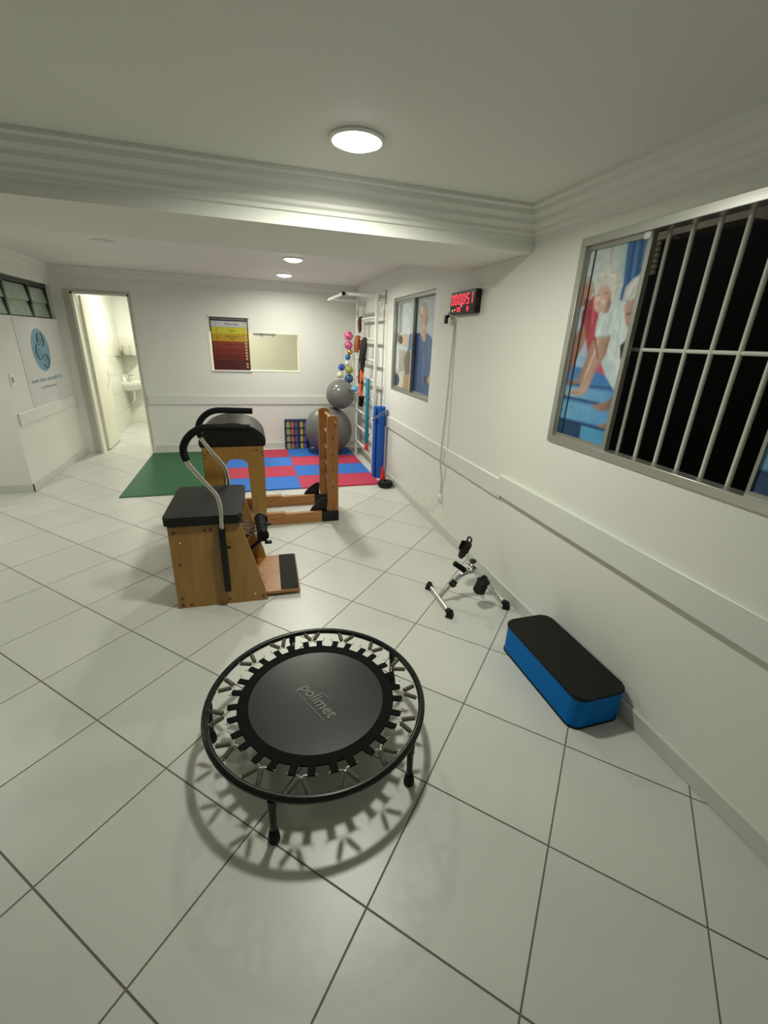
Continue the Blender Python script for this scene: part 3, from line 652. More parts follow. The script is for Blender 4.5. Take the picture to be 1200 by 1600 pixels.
downlight(2.125, -.095, ZF, .088, True, 'large lit round ceiling lamp in front of the beam', LAMP_W*.9)
downlight(2.175, 2.72, ZR, .086, True, 'lit ceiling lamp behind the beam, nearer of the two', LAMP_W*1.2)
downlight(2.185, 3.88, ZR, .086, True, 'lit ceiling lamp farthest back, near the hatch', LAMP_W*.6)
downlight(.60, 2.72, ZR, .086, False, 'unlit round ceiling lamp towards the bathroom side')
downlight(-.975, 1.56, ZR, .086, True, 'lit ceiling lamp at the left, over the corner by the logo board', LAMP_W*.7)
downlight(.15, 5.75, 2.32, .09, True, 'lit ceiling lamp inside the bathroom', BATH_W)
downlight(1.55, 5.35, 2.32, .09, True, 'lit ceiling lamp in the room behind the hatch', HATCH_W)

# ================================================================== MINI TRAMPOLINE
tr = thing('mini_trampoline', 'round black mini trampoline standing on the tiles in front', 'trampoline', (1.862, -.624, 0))
H = .203; RR = .429
bm = BM(); tube(bm, [(RR*math.cos(2*math.pi*i/72), RR*math.sin(2*math.pi*i/72), H) for i in range(72)], .0135, 12, closed=True); fr = obj('frame_ring', bm, blackpaint_m, tr)
mesh_m = mat('charcoal_jump_mat', (.020, .021, .019), .32, noise=(5, .3), bump=(600, .1), alpha=.93)
bm = BM(); lathe(bm, [(0, H-.001), (.278, H-.001), (.278, H-.004), (0, H-.004)], n=72); jm = obj('jump_mat', bm, mesh_m, tr)
bord_m = mat('black_webbing', (.003, .003, .003), .85, spec=.15)
bm = BM(); lathe(bm, [(.272, H+.0015), (.312, H+.0015), (.314, H-.002), (.312, H-.006), (.272, H-.006), (.270, H-.002), (.272, H+.0015)], n=72); obj('mat_border', bm, bord_m, tr)
spring_m = mat('dull_zinc_spring', (.17, .165, .125), .45, .55)
def polar(r, a, z=H): return Vector((r*math.cos(R(a)), r*math.sin(R(a)), z))
tab_me = hook_me = spring_me = clip_me = None
for k in range(15):
    a = 109-24*k
    for s in (-1, 1):
        ta = a+s*5.5
        if tab_me is None:
            bm = BM(); box(bm, .308, .350, -.0135, .0135, H-.004, H+.003, .001); o = obj('webbing_tab', bm, bord_m, tr); tab_me = o.data
        else: o = bpy.data.objects.new('webbing_tab', tab_me); C.objects.link(o); o.parent = tr
        o.rotation_euler = (0, 0, R(ta))
        # spring coil from the apex of the V out to the ring
        p0 = polar(.356, a+s*.9); p1 = polar(.416, a+s*5.2)
        if spring_me is None:
            L = (p1-p0).length; bm = BM(); pts = []; rad = []
            nturn = 11; body0, body1 = .10*L, .86*L
            for i in range(nturn*8+1):
                t = i/(nturn*8); pts.append((body0+(body1-body0)*t, .0072*math.cos(t*nturn*2*math.pi), .0072*math.sin(t*nturn*2*math.pi)))
            tube(bm, pts, .0024, 5); tube(bm, [(-.004, 0, 0), (body0, 0, .004)], .0015, 5); tube(bm, [(body1, 0, .004), (L*.95, 0, .004), (L+.004, 0, .006)], .0015, 5)
            cyl(bm, (body0, 0, 0), (body1, 0, 0), .0066, n=8)
            o = obj('spring', bm, spring_m, tr); spring_me = o.data
        else: o = bpy.data.objects.new('spring', spring_me); C.objects.link(o); o.parent = tr
        o.location = p0; d = p1-p0; o.rotation_euler = (0, 0, math.atan2(d.y, d.x))
    if hook_me is None:
        bm = BM(); w = .056
        tube(bm, [(.352, -w, H+.010), (.343, -w+.004, H+.003), (.345, -.035, H), (.347, -.010, H), (.357, 0, H+.002), (.347, .010, H), (.345, .035, H), (.343, w-.004, H+.003), (.352, w, H+.010)], .0019, 6, k=4)
        o = obj('wire_link', bm, steel_m, tr); hook_me = o.data
    else: o = bpy.data.objects.new('wire_link', hook_me); C.objects.link(o); o.parent = tr
    o.rotation_euler = (0, 0, R(a))
leg_me = foot_me = None
for a in (-118, -46, 26, 98, 170):
    if leg_me is None:
        bm = BM(); cyl(bm, (.429, 0, H-.006), (.434, 0, .012), .0125, .0115, 14); cyl(bm, (.4293, 0, H-.012), (.4303, 0, H-.045), .0155, n=14); leg = obj('leg', bm, blackpaint_m, tr); leg_me = leg.data
        bm = BM(); lathe(bm, [(0, 0), (.019, 0), (.021, .006), (.018, .030), (.0145, .046), (.0128, .048)], (.434, 0, 0), 16); ft = obj('rubber_foot', bm, blackrub_m, leg); foot_me = ft.data
    else:
        leg = bpy.data.objects.new('leg', leg_me); C.objects.link(leg); leg.parent = tr
        ft = bpy.data.objects.new('rubber_foot', foot_me); C.objects.link(ft); ft.parent = leg
    leg.rotation_euler = (0, 0, R(a))
logo_m = mat('silver_logo_ink', (.10, .10, .093), .4)
d = Vector((.105, -.211, 0)).normalized(); u = Vector((-d.y, d.x, 0))
M = Matrix((d, u, Vector((0, 0, 1)))).transposed().to_4x4(); M.translation = Vector((1.862-1.862, -.646+.624, H+.0006))
text_mesh('printed_logo', 'polimet', .068, logo_m, jm, M, extrude=.0002, align='CENTER', shear=.15, offset=.002)
bm = BM()
for t0, t1, o0, w in ((-.10, .10, -.042, .004), (-.02, .02, .036, .004)):
    A = [d*t0+u*o0, d*t1+u*o0, d*t1+u*(o0+w), d*t0+u*(o0+w)]
    bm.faces.new([bm.verts.new(M.translation+p) for p in A])
obj('logo_stroke', bm, logo_m, jm, smooth=False)

# ================================================================== STEP BOX
st = thing('step_box', 'bright blue foam step with black top lying against the right wall', 'step', (3.072, -.606, 0))
o = rounded(-.138, .138, -.297, .297, .05)
def inset(p, s): return [(x*(1-s/.138), y*(1-s/.297)) for x, y in p]
bm = BM(); prism(bm, inset(o, .003), 'z', .008, .160); obj('foam_body', bm, bluefoam_m, st)
bm = BM(); prism(bm, o, 'z', 0, .009); obj('bottom_pad', bm, blackrub_m, st)
bm = BM(); prism(bm, o, 'z', .158, .172)
bmesh.ops.bevel(bm, geom=[e for e in bm.edges if all(v.co.z > .17 for v in e.verts)], offset=.004, segments=2, affect='EDGES'); obj('top_pad', bm, blacktop_m, st)

# ================================================================== PEDAL EXERCISER
px = thing('pedal_exerciser', 'chrome folding pedal exerciser with black pedals near the right wall', 'pedal exerciser', (2.975, .18, 0)); OF = (2.975, .18, 0)
for xb in (2.772, 3.168):
    bm = BM(); cyl(bm, (xb, .015, .028), (xb, .345, .028), .0125); fb = obj('floor_bar', bm, chrome_m, px, off=OF)
    for ye, s in ((.012, -1), (.348, 1)):
        bm = BM(); lathe(bm, [(0, 0), (.030, 0), (.030, .006), (.020, .042), (.012, .052), (0, .054)], (xb, ye, 0), 4)
        cyl(bm, (xb, ye-s*.03, .028), (xb, ye, .028), .019, n=12); obj('rubber_foot', bm, blackrub_m, fb, off=OF)
Y0 = .18
bm = BM(); tube(bm, [(2.776, Y0, .034), (2.83, Y0, .094), (2.875, Y0, .145)], .0125); obj('lower_tube', bm, chrome_m, px, off=OF)
bm = BM(); tube(bm, [(2.86, Y0, .128), (2.90, Y0, .172), (2.925, Y0, .190), (2.96, Y0, .200), (3.0, Y0, .202), (3.03, Y0, .194), (3.07, Y0, .150), (3.164, Y0, .034)], .0155, 14, k=3); obj('arched_tube', bm, chrome_m, px, off=OF)
bm = BM(); cyl(bm, (2.846, Y0, .112), (2.876, Y0, .146), .0215); cyl(bm, (2.858, Y0-.018, .13), (2.858, Y0-.03, .13), .012); obj('clamp_collar', bm, blackpl_m, px, off=OF)
bm = BM(); cyl(bm, (3.092, Y0, .122), (3.115, Y0, .094), .0215); obj('clamp_collar', bm, blackpl_m, px, off=OF)
bm = BM(); box(bm, 2.955, 3.012, Y0-.022, Y0+.022, .198, .222, .003); cyl(bm, (2.985, Y0-.04, .236), (2.985, Y0+.04, .236), .017); obj('axle_housing', bm, chrome_m, px, off=OF)
bm = BM(); cyl(bm, (2.985, Y0, .236), (2.985, Y0, .27), .005); kn = obj('tension_screw', bm, steel_m, px, off=OF)
bm = BM(); lathe(bm, [(0, .264), (.018, .266), (.023, .272), (.023, .280), (.016, .286), (0, .287)], (2.985, Y0, 0), 14); obj('tension_knob', bm, blackpl_m, kn, off=OF)
bm = BM(); cyl(bm, (2.862, Y0+.01, .268), (2.935, Y0+.005, .214), .0175, n=14); cyl(bm, (2.93, Y0+.005, .218), (2.955, Y0, .205), .006); obj('carry_grip', bm, foamgrip_m, px, off=OF)
def pedal(c0, c1, yc, tilt, loop):
    bm = BM(); tube(bm, [c0, c1], .0065, 8); cr = obj('crank', bm, chrome_m, px, off=OF)
    # a cradle shaped pedal: concave plate with side cheeks and a strap loop
    bm = BM(); # sole outline, narrower at the heel and rounded
    sole = [(-.058, -.020), (-.062, 0), (-.058, .020), (-.03, .034), (.02, .040), (.055, .038), (.066, .026), (.068, 0), (.066, -.026), (.055, -.038), (.02, -.040), (-.03, -.034)]
    prism(bm, sole, 'z', -.012, .002)
    bmesh.ops.bevel(bm, geom=bm.edges[:], offset=.003, segments=1, affect='EDGES')
    for s in (-1, 1):
        prism(bm, [(-.02, .0), (.055, .0), (.048, .026), (.01, .020), (-.012, .016)], 'y', s*.037-.004, s*.037+.003)
    box(bm, -.014, .014, -.036, .036, -.018, -.004, .003)
    if loop: tube(bm, [(.062, -.022, .0), (.088, -.022, .006), (.096, 0, .008), (.088, .022, .006), (.062, .022, .0)], .006, 6, k=3)
    bmesh.ops.rotate(bm, verts=bm.verts[:], cent=(0, 0, 0), matrix=Matrix.Rotation(tilt, 3, 'Y'))
    bmesh.ops.translate(bm, verts=bm.verts[:], vec=Vector(c1)+Vector((0, yc, 0)))
    obj('pedal', bm, blackpl_m, cr, off=OF)
pedal((2.985, Y0+.045, .236), (2.972, Y0+.062, .302), .048, R(-62), True)
pedal((2.985, Y0-.045, .236), (3.0, Y0-.062, .170), -.052, R(118), False)

# ================================================================== PILATES CHAIR
ch = thing('pilates_chair', 'wooden pilates chair with black padded seat and two curved steel handles', 'pilates chair', (1.18, .482, 0), R(-2))
side = [(0, 0), (.527, 0), (.512, .09), (.398, .548), (.005, .548)]
for ya, yb in ((0, .022), (.508, .53)):
    bm = BM(); prism(bm, side, 'y', ya, yb); sp = obj('side_panel', bm, wood_m, ch, smooth=False)
    if ya == 0:
        first = None
        for x, z in ((.035, .505), (.20, .512), (.232, .512), (.045, .30), (.028, .07), (.028, .022), (.075, .022), (.30, .035), (.50, .03)):
            if first is None:
                bm = BM(); cyl(bm, (0, -.002, 0), (0, .002, 0), .0075, n=12); first = o = obj('screw_cap', bm, plug_m, sp)
            else: o = dup(first, sp, (0, 0, 0))
            o.location = (x, -.001, z)
        for x, z in ((.06, .44), (.452, .055)):
            bm = BM(); cyl(bm, (x, -.004, z), (x, 0, z), .006, n=10); obj('bolt', bm, chrome_m, sp)
bm = BM(); box(bm, .004, .022, .022, .508, .02, .545); obj('back_panel', bm, woodu_m, ch)
bm = BM(); box(bm, .02, .385, .022, .508, .522, .540); obj('seat_board', bm, woodh_m, ch)
bm = BM(); box(bm, .30, .318, .022, .508, .02, .52); obj('inner_panel', bm, woodu_m, ch)
bm = BM(); prism(bm, rounded(-.012, .412, -.018, .548, .022), 'z', .548, .604)
bmesh.ops.bevel(bm, geom=[e for e in bm.edges if all(v.co.z > .60 for v in e.verts) or all(v.co.z < .55 for v in e.verts)], offset=.010, segments=3, affect='EDGES'); obj('seat_pad', bm, vinyl_m, ch)
# foot plate with a rubber strip
bm = BM(); box(bm, .30, .735, .028, .535, .018, .042, .004); bp = obj('base_plate', bm, woodh_m, ch)
bm = BM(); prism(bm, rounded(.612, .728, .032, .531, .014), 'z', .041, .0445); obj('rubber_strip', bm, blacktop_m, bp)
# handles
for yy, dz in ((-.030, 0), (.562, 0)):
    bm = BM(); path = [(.298, yy, .40), (.300, yy, .55), (.304, yy, .64), (.298, yy, .70), (.282, yy, .745), (.222, yy, .83), (.168, yy, .915), (.154, yy, .955)]
    tube(bm, path, .0125, 14, k=5); hd = obj('handle', bm, steel_m, ch)
    bm = BM(); path = [(.160, yy, .935), (.152, yy, .97), (.154, yy, 1.01), (.178, yy, 1.055), (.218, yy, 1.09), (.262, yy, 1.107), (.31, yy, 1.11), (.40, yy, 1.108), (.498, yy, 1.105)]
    tube(bm, path, .0195, 16, k=5); obj('foam_grip', bm, foamgrip_m, hd)
    s = -1 if yy < 0 else 1
    bm = BM(); box(bm, .280, .316, yy-.016, yy+.016, .112, .53, .003); sk = obj('handle_sleeve', bm, blackpaint_m, hd)
    bm = BM(); cyl(bm, (.318, yy, .405), (.338, yy, .405), .009, n=10); obj('lock_knob', bm, blackpl_m, sk)
# pedal with springs
bm = BM(); cyl(bm, (.52, .13, .385), (.50, .44, .385), .034, n=20)
pdl = obj('pedal_roller', bm, foamgrip_m, ch)
for t in (.15, .28, .44):
    bm = BM(); cyl(bm, (.522-.02*(t-.13)/.31, t-.006, .385), (.522-.02*(t-.13)/.31, t+.006, .385), .037, n=20); obj('roller_band', bm, blackpaint_m, pdl)
for yy in (.14, .44):
    bm = BM(); tube(bm, [(.515, yy, .37), (.44, yy, .30), (.34, yy, .20)], .013, 10); obj('pedal_arm', bm, blackpaint_m, pdl)
    bm = BM(); box(bm, .528, .572, yy-.012, yy+.012, .33, .35, .004); obj('pedal_lug', bm, blackpl_m, pdl)
for yy in (.20, .26, .32, .38):
    bm = BM(); pts = []
    for i in range(14*8+1):
        t = i/(14*8); pts.append((.33+.15*t, yy+.011*math.cos(t*28*math.pi), .36+.03*math.sin(t*3)+.011*math.sin(t*28*math.pi)))
    tube(bm, pts, .0028, 5); obj('spring', bm, chrome_m, pdl)
    bm = BM(); cyl(bm, (.47, yy, .375), (.50, yy, .38), .012, n=10); obj('spring_hook', bm, chrome_m, pdl)

# ================================================================== LADDER BARREL
lb = thing('ladder_barrel', 'wooden ladder barrel with black arched pad behind the pilates chair', 'ladder barrel', (1.28, 1.66, 0)); OF = (0, 0, 0)
# pad: arch along x, depth along y (local coordinates)
top = [(.0, .722)]+[(.25-.262*math.cos(R(a)), .735+.182*math.sin(R(a))**.9) for a in range(4, 180, 8)]+[(.50, .722)]
bm = BM(); prism(bm, top, 'y', -.015, .50)
bmesh.ops.bevel(bm, geom=[e for e in bm.edges if len({round(v.co.y, 3) for v in e.verts}) == 1], offset=.014, segments=3, affect='EDGES'); obj('arched_pad', bm, vinyl_m, lb)
arch = [(.02, .0), (.155, .0), (.185, .50), (.19, .57), (.205, .605), (.24, .617), (.30, .614), (.335, .600), (.35, .575), (.352, .50), (.372, .0), (.478, .0), (.487, .722), (.013, .722)]
for ya, yb in ((0, .024), (.462, .486)):
    bm = BM()
    # frame panel as a hoop: two legs and a header
    prism(bm, [(.020, .09), (.120, .09), (.150, .45), (.175, .55), (.013, .55)], 'y', ya, yb)
    lp = obj('leg_panel', bm, wood_m, lb, smooth=False)
    bm = BM(); prism(bm, [(.372, .0), (.478, .0), (.487, .55), (.352, .55)], 'y', ya, yb); rp = obj('leg_panel', bm, wood_m, lb, smooth=False)
    bm = BM(); prism(bm, [(.013, .55), (.175, .55), (.187, .585), (.208, .61), (.24, .618), (.30, .615), (.335, .600), (.352, .575), (.352, .55), (.487, .55), (.487, .724), (.013, .724)], 'y', ya, yb); hp = obj('header_panel', bm, wood_m, lb, smooth=False)
    if ya == 0:
        first = None
        for x, z in ((.05, .685), (.028, .66), (.028, .63), (.41, .69), (.435, .69), (.472, .675), (.472, .645)):
            if first is None:
                bm = BM(); cyl(bm, (0, -.002, 0), (0, .002, 0), .0065, n=10); first = o = obj('screw_cap', bm, plug_m, hp)
            else: o = dup(first, hp, (0, 0, 0))
            o.location = (x, -.001, z)
bm = BM(); box(bm, .005, .017, .024, .462, .10, .715); obj('end_board', bm, woodu_m, lb)
# base rails
for ya, yb in ((.0, .045), (.465, .51)):
    bm = BM(); box(bm, -.02, 1.115, ya, yb, 0, .098, .003); br = obj('base_rail', bm, woodh_m, lb)
    bm = BM(); box(bm, .40, .64, ya-.004, yb+.004, .097, .112, .003); obj('slide_block', bm, woodh_m, br)
    for x, z in ((.53, .06), (.48, .045)):
        bm = BM(); cyl(bm, (x, ya-.002, z), (x, ya, z), .006, n=10); obj('screw_cap', bm, plug_m, br)
    # black quarter gusset and ladder foot
    zt = .24
    pts = [(1.02, .0), (1.02, .098)]+[(.865+.155*(1-math.cos(R(a))), .098+.115*math.sin(R(a))) for a in range(15, 91, 15)]
    bm = BM(); prism(bm, [(.865, .02), (1.02, .02), (1.02, .215), (.985, .21), (.93, .175), (.885, .13), (.865, .098)], 'y', yb, yb+.014); obj('gusset', bm, blackpl_m, br, smooth=False)
    bm = BM(); box(bm, .965, 1.121, ya-.006, yb+.006, 0, .099, .004); obj('rail_shoe', bm, blackpl_m, br)
# ladder
for ya in (.0, .465):
    bm = BM(); prism(bm, rounded(1.022, 1.118, .099, .962, .03), 'y', ya+.004, ya+.042); up_ = obj('ladder_upright', bm, woodu_m, lb)
    if ya == 0:
        first = None
        for z in (.771, .624, .473, .329, .163, .115):
            if first is None:
                bm = BM(); cyl(bm, (0, -.002, 0), (0, .002, 0), .0075, n=10); first = o = obj('screw_cap', bm, plug_m, up_)
            else: o = dup(first, up_, (0, 0, 0))
            o.location = (1.07, ya+.003, z)
for z in (.771, .624, .473, .329):
    bm = BM(); cyl(bm, (1.07, .04, z), (1.07, .47, z), .0165, n=14); obj('rung', bm, woodh_m, lb)
bm = BM(); cyl(bm, (1.085, -.03, .915), (1.085, .505, .915), .0165, n=14); obj('top_dowel', bm, woodh_m, lb)

# ================================================================== MATS
bm = BM(); box(bm, .355, 1.245, 2.66, 4.52, 0, .010, .002); tag(obj('exercise_mat', bm, green_m), 'plain green rubber mat beside the foam tiles', 'mat')
names = {(0, 0): 'blue foam tile at the front, behind the wooden ladder barrel legs', (1, 0): 'red foam tile at the front, beside the black ankle weight',
         (0, 1): 'red foam tile in the second row, next to the green mat', (1, 1): 'blue foam tile in the second row, beside the blue rolled mat',
         (0, 2): 'blue foam tile in the third row, next to the green mat', (1, 2): 'red foam tile in the third row, beside the white wall bars',
         (0, 3): 'red foam tile at the back wall, next to the green mat', (1, 3): 'blue foam tile at the back under the big grey ball'}
for (i, j), lab in names.items():
    x0 = 1.25+.92*i; y0 = 2.625+.462*j; n = 23; tt = .008
    # jigsaw edges: shallow teeth where two tiles meet
    poly = []
    def edge(p, q_, out, teeth):
        L = math.hypot(q_[0]-p[0], q_[1]-p[1]); ux, uy = (q_[0]-p[0])/L, (q_[1]-p[1])/L; k = int(L/.046) if teeth else 1
        for a in range(k):
            t0, t1 = a/k, (a+1)/k
            if not teeth: poly.append(p); continue
            sg = tt/2*(1 if a % 2 else -1)*out
            for t in (t0+.06/k, t1-.06/k): poly.append((p[0]+ux*L*t+uy*sg, p[1]+uy*L*t-ux*sg))
    e = .0006; X0, X1, Y0_, Y1_ = x0+e, x0+.92-e, y0+e, y0+.462-e
    edge((X0, Y0_), (X1, Y0_), 1, j > 0); edge((X1, Y0_), (X1, Y1_), 1, i == 0); edge((X1, Y1_), (X0, Y1_), 1, j < 3); edge((X0, Y1_), (X0, Y0_), 1, i == 1)
    bm = BM(); prism(bm, poly, 'z', 0, .016)
    tag(obj('foam_floor_tile', bm, eva_red_m if (i+j) % 2 else eva_blue_m, smooth=False), lab, 'foam tile', 'interlocking foam floor tiles')
# ================================================================== BALLS AND STORAGE AT THE BACK
bm = BM(); sphere(bm, (0, 0, 0), .335, 48)
b1 = obj('exercise_ball', bm, grey_ball_m); b1.location = (2.748, 4.195, .016+.334); tag(b1, 'big matte grey exercise ball on the mat in the corner', 'ball', 'exercise balls')
bm = BM(); sphere(bm, (0, 0, 0), .2, 40)
b2 = obj('exercise_ball', bm, silver_ball_m); b2.location = (2.905, 4.11, .858); tag(b2, 'smaller shiny silver exercise ball resting on top of the big one', 'ball', 'exercise balls')
bm = BM(); lathe(bm, [(0, -.002), (.010, -.001), (.010, .003), (0, .004)], n=12); v = obj('air_plug', bm, mat('pale_plug', (.5, .5, .48), .5), b2); v.location = Vector((-.55, -.70, .45)).normalized()*.199; v.rotation_euler = (R(60), 0, R(-35))

cs = thing('pouch_organiser', 'dark blue organiser with rows of coloured pockets at the back wall', 'organiser', (2.16, 4.50, 0))
navy_m = mat('navy_webbing', (.015, .020, .085), .8)
bm = BM(); box(bm, 0, .335, .02, .13, 0, .435, .006); obj('body', bm, navy_m, cs)
cols = [(.012, .072, (.30, .42, .16)), (.078, .132, (.50, .14, .09)), (.138, .196, (.075, .11, .28)), (.214, .262, (.60, .50, .06)), (.268, .325, (.10, .10, .36))]
cm = {}
for ci, (xa, xb, c) in enumerate(cols):
    for r_ in range(4):
        bm = BM(); n = 6; za = .012+r_*.106
        for k in range(n):   # pocket bulges outward
            pass
        prof = [(xa+(xb-xa)*t, .018-.016*math.sin(math.pi*t)) for t in [i/8 for i in range(9)]]+[(xb, .03), (xa, .03)]
        prism(bm, prof, 'z', za, za+.094); obj('pocket', bm, mat('pocket_cloth_%d' % ci, c, .7), cs)
for z in (.006, .106, .212, .318, .424):
    bm = BM(); box(bm, -.004, .339, .0, .02, z-.006, z+.006, .002); obj('webbing_strap', bm, navy_m, cs)
for xa in (.0, .20, .335):
    bm = BM(); box(bm, xa-.006, xa+.006, -.002, .02, 0, .445, .002); obj('webbing_strap', bm, navy_m, cs)

# ================================================================== WALL BARS
wb = thing('wall_bars', 'white steel wall bars with pull-up bar in the right corner', 'wall bars', (3.13, 3.15, 0))
wbm = mat('white_enamel_steel', (.74, .74, .70), .3)
for y in (0, .94):
    bm = BM(); box(bm, -.016, .016, y-.022, y+.022, 0, 2.07, .004); obj('upright', bm, wbm, wb)
    for z in (.12, 1.05, 2.0):
        bm = BM(); box(bm, .016, .101, y-.012, y+.012, z-.018, z+.018, .002); obj('wall_bracket', bm, wbm, wb)
    bm = BM(); cyl(bm, (.09, y+.015 if y == 0 else y-.015, 2.035), (-.385, y+.015 if y == 0 else y-.015, 2.035), .017, n=14); obj('arm', bm, wbm, wb)
for z in (.22, .44, .66, .89, 1.12, 1.35, 1.585, 1.82):
    bm = BM(); cyl(bm, (0, .02, z), (0, .92, z), .0155, n=12); obj('rung', bm, wbm, wb)
bm = BM(); cyl(bm, (-.385, .0, 2.035), (-.385, .94, 2.035), .017, n=14); pb = obj('pull_up_bar', bm, wbm, wb)
for y in (-.012, .952):
    bm = BM(); cyl(bm, (-.385, y-.012, 2.035), (-.385, y+.012, 2.035), .0205, n=14); obj('end_cap', bm, blackpl_m, pb)
bm = BM(); box(bm, .098, .104, -.02, .02, 1.96, 2.10); obj('mounting_plate', bm, alu_dark_m, wb)

# net of small balls hanging from the bars
nb = thing('net_bag', 'thin mesh net of small coloured balls hanging on the wall bars', 'net bag', (3.035, 4.225, 1.0))
net_m = mat('pale_net_cord', (.45, .45, .40), .8)
def netr(z):   # radius along the height
    return .02+.085*math.sin(math.pi*min(1, max(0, 1-z/.64)))**.7*(1-.3*z/.64)
for k in range(6):
    bm = BM(); pts = []
    for i in range(13):
        z = .64*i/12; a = R(k*60+i*10); pts.append((netr(z)*math.cos(a)-.01*(1-z/.64), netr(z)*math.sin(a), z))
    pts.append((.09, -.02, .60)); tube(bm, pts, .0018, 5); obj('cord', bm, net_m, nb)
ballcols = [('pink massage ball with dark dots, topmost in the net', (.85, .16, .36), (3.045, 4.235, 1.618), .058), ('pink massage ball with dark dots, second in the net', (.80, .13, .32), (3.04, 4.22, 1.50), .055),
            ('small yellow ball below the pink balls', (.80, .55, .10), (3.055, 4.20, 1.415), .035), ('small teal blue ball in the net', (.03, .17, .40), (3.035, 4.24, 1.345), .040),
            ('small white ball near the middle of the net', (.75, .76, .66), (3.02, 4.21, 1.265), .036), ('olive green ball in the net', (.35, .38, .08), (3.045, 4.20, 1.18), .055),
            ('royal blue ball beside the olive green one', (.02, .07, .42), (2.952, 4.25, 1.21), .048), ('white and green ball at the left of the net', (.68, .72, .50), (2.925, 4.245, 1.105), .045),
            ('dark blue ball low in the net', (.04, .10, .28), (3.055, 4.24, 1.06), .062)]
for lab, c, p, r in ballcols:
    bm = BM(); sphere(bm, (0, 0, 0), r, 20); o = obj('small_ball', bm, mat('ball_'+lab[:14].replace(' ', '_')+str(int(p[2]*1000)), c, .35)); o.location = p
    tag(o, lab, 'ball', 'small balls hanging by the wall bars')
    if 'pink' in lab:
        for k in range(12):
            ph = math.acos(1-2*(k+.5)/12); th = k*2.399
            n = Vector((math.sin(ph)*math.cos(th), math.sin(ph)*math.sin(th), math.cos(ph)))
            bm = BM(); lathe(bm, [(0, 0), (.011, -.001), (.013, .002), (0, .004)], n=10); q_ = obj('dot', bm, mat('dark_pink_dot', (.18, .02, .06), .6), o)
            q_.location = n*r*.985; q_.rotation_euler = n.to_track_quat('Z', 'Y').to_euler()
bm = BM(); sphere(bm, (0, 0, 0), .052, 20, (1, 1, .8)); o = obj('small_ball', bm, mat('ball_light_blue', (.12, .36, .62), .18)); o.location = (3.06, 3.90, .955); tag(o, 'glossy light blue ball in front of the silver ball', 'ball', 'small balls hanging by the wall bars')
bm = BM(); lathe(bm, [(.052, -.004), (.060, 0), (.052, .004)], n=24); obj('rim', bm, mat('pale_rim', (.6, .66, .66), .3), o)

# resistance straps
sg_ = thing('suspension_straps', 'black and orange suspension training straps hanging on the wall bars', 'training straps', (3.10, 3.52, 1.60)); OF = (3.10, 3.52, 1.60)
orange_m = mat('orange_webbing', (.85, .10, .012), .6); strap_m = mat('black_strap', (.012, .011, .010), .75)
for dx, dy, tw in ((0, 0, .0), (-.012, .025, .5), (-.004, -.025, 1.1)):
    bm = BM(); tube(bm, [(3.095+dx, 3.52+dy, 1.60), (3.085+dx, 3.50+dy*1.6, 1.53), (3.08+dx, 3.53+dy*1.6, 1.42), (3.085+dx, 3.56+dy*.4, 1.30), (3.08+dx, 3.57+dy, 1.20)], [.014+.017*math.sin(math.pi*i/16) for i in range(17)], 8, k=4); obj('strap_loop', bm, strap_m, sg_, off=OF)
for dx, dy in ((0, .02), (-.012, -.012), (-.004, .005)):
    bm = BM(); tube(bm, [(3.08+dx, 3.57+dy, 1.22), (3.072+dx, 3.57+dy*1.8, 1.10), (3.07+dx, 3.56+dy*1.4, .98), (3.07+dx, 3.55+dy, .90)], .020, 8, k=4); obj('orange_strap', bm, orange_m, sg_, off=OF)
bm = BM(); tube(bm, [(3.08, 3.60, 1.22), (3.06, 3.585, 1.15), (3.06, 3.56, 1.06)], .032, 8, k=3); obj('buckle_cover', bm, strap_m, sg_, off=OF)
for dy in (-.03, .03):
    bm = BM(); cyl(bm, (3.065, 3.53+dy, .90), (3.06, 3.545+dy*.5, .78), .032, .026, 12); obj('foam_handle', bm, foamgrip_m, sg_, off=OF)
for (yc, zc, ry, rz) in ((3.58, 1.03, .075, .085), (3.66, 1.25, .05, .14)):
    bm = BM(); tube(bm, [(3.068, yc+ry*math.cos(2*math.pi*i/28), zc+rz*math.sin(2*math.pi*i/28)) for i in range(28)], .0075, 6, closed=True); obj('cord_loop', bm, strap_m, sg_, off=OF)
bm = BM(); box(bm, 3.05, 3.075, 3.50, 3.68, 1.06, 1.085, .006); obj('handle_bar', bm, strap_m, sg_, off=OF)

tb = thing('resistance_band', 'brown orange resistance band draped on the wall bars beside the pink balls', 'band', (3.10, 3.92, 1.585)); OF = (3.10, 3.92, 1.585)
for dy, dx in ((0, 0), (.035, -.008), (-.035, .004)):
    bm = BM(); tube(bm, [(3.118+dx, 3.92+dy, 1.45), (3.124+dx, 3.92+dy, 1.57), (3.10, 3.92+dy, 1.612), (3.085+dx, 3.92+dy, 1.57), (3.08+dx, 3.91+dy, 1.50), (3.085+dx, 3.92+dy, 1.42)], .018, 8, k=4); obj('band_loop', bm, mat('rust_latex', (.34, .075, .018), .5), tb, off=OF)
dk = thing('dark_strap', 'dark maroon strap bundle hanging from the upper wall bar', 'strap', (3.12, 3.86, 1.82)); OF = (3.12, 3.86, 1.82)
for dy, zz in ((0, 1.68), (.04, 1.665), (-.035, 1.70)):
    bm = BM(); tube(bm, [(3.13, 3.86+dy, 1.839), (3.108, 3.86+dy, 1.82), (3.112, 3.87+dy, 1.74), (3.116, 3.86+dy*.6, zz)], .015, 8, k=4); obj('strap_strand', bm, mat('maroon_cloth', (.06, .018, .018), .8), dk, off=OF)

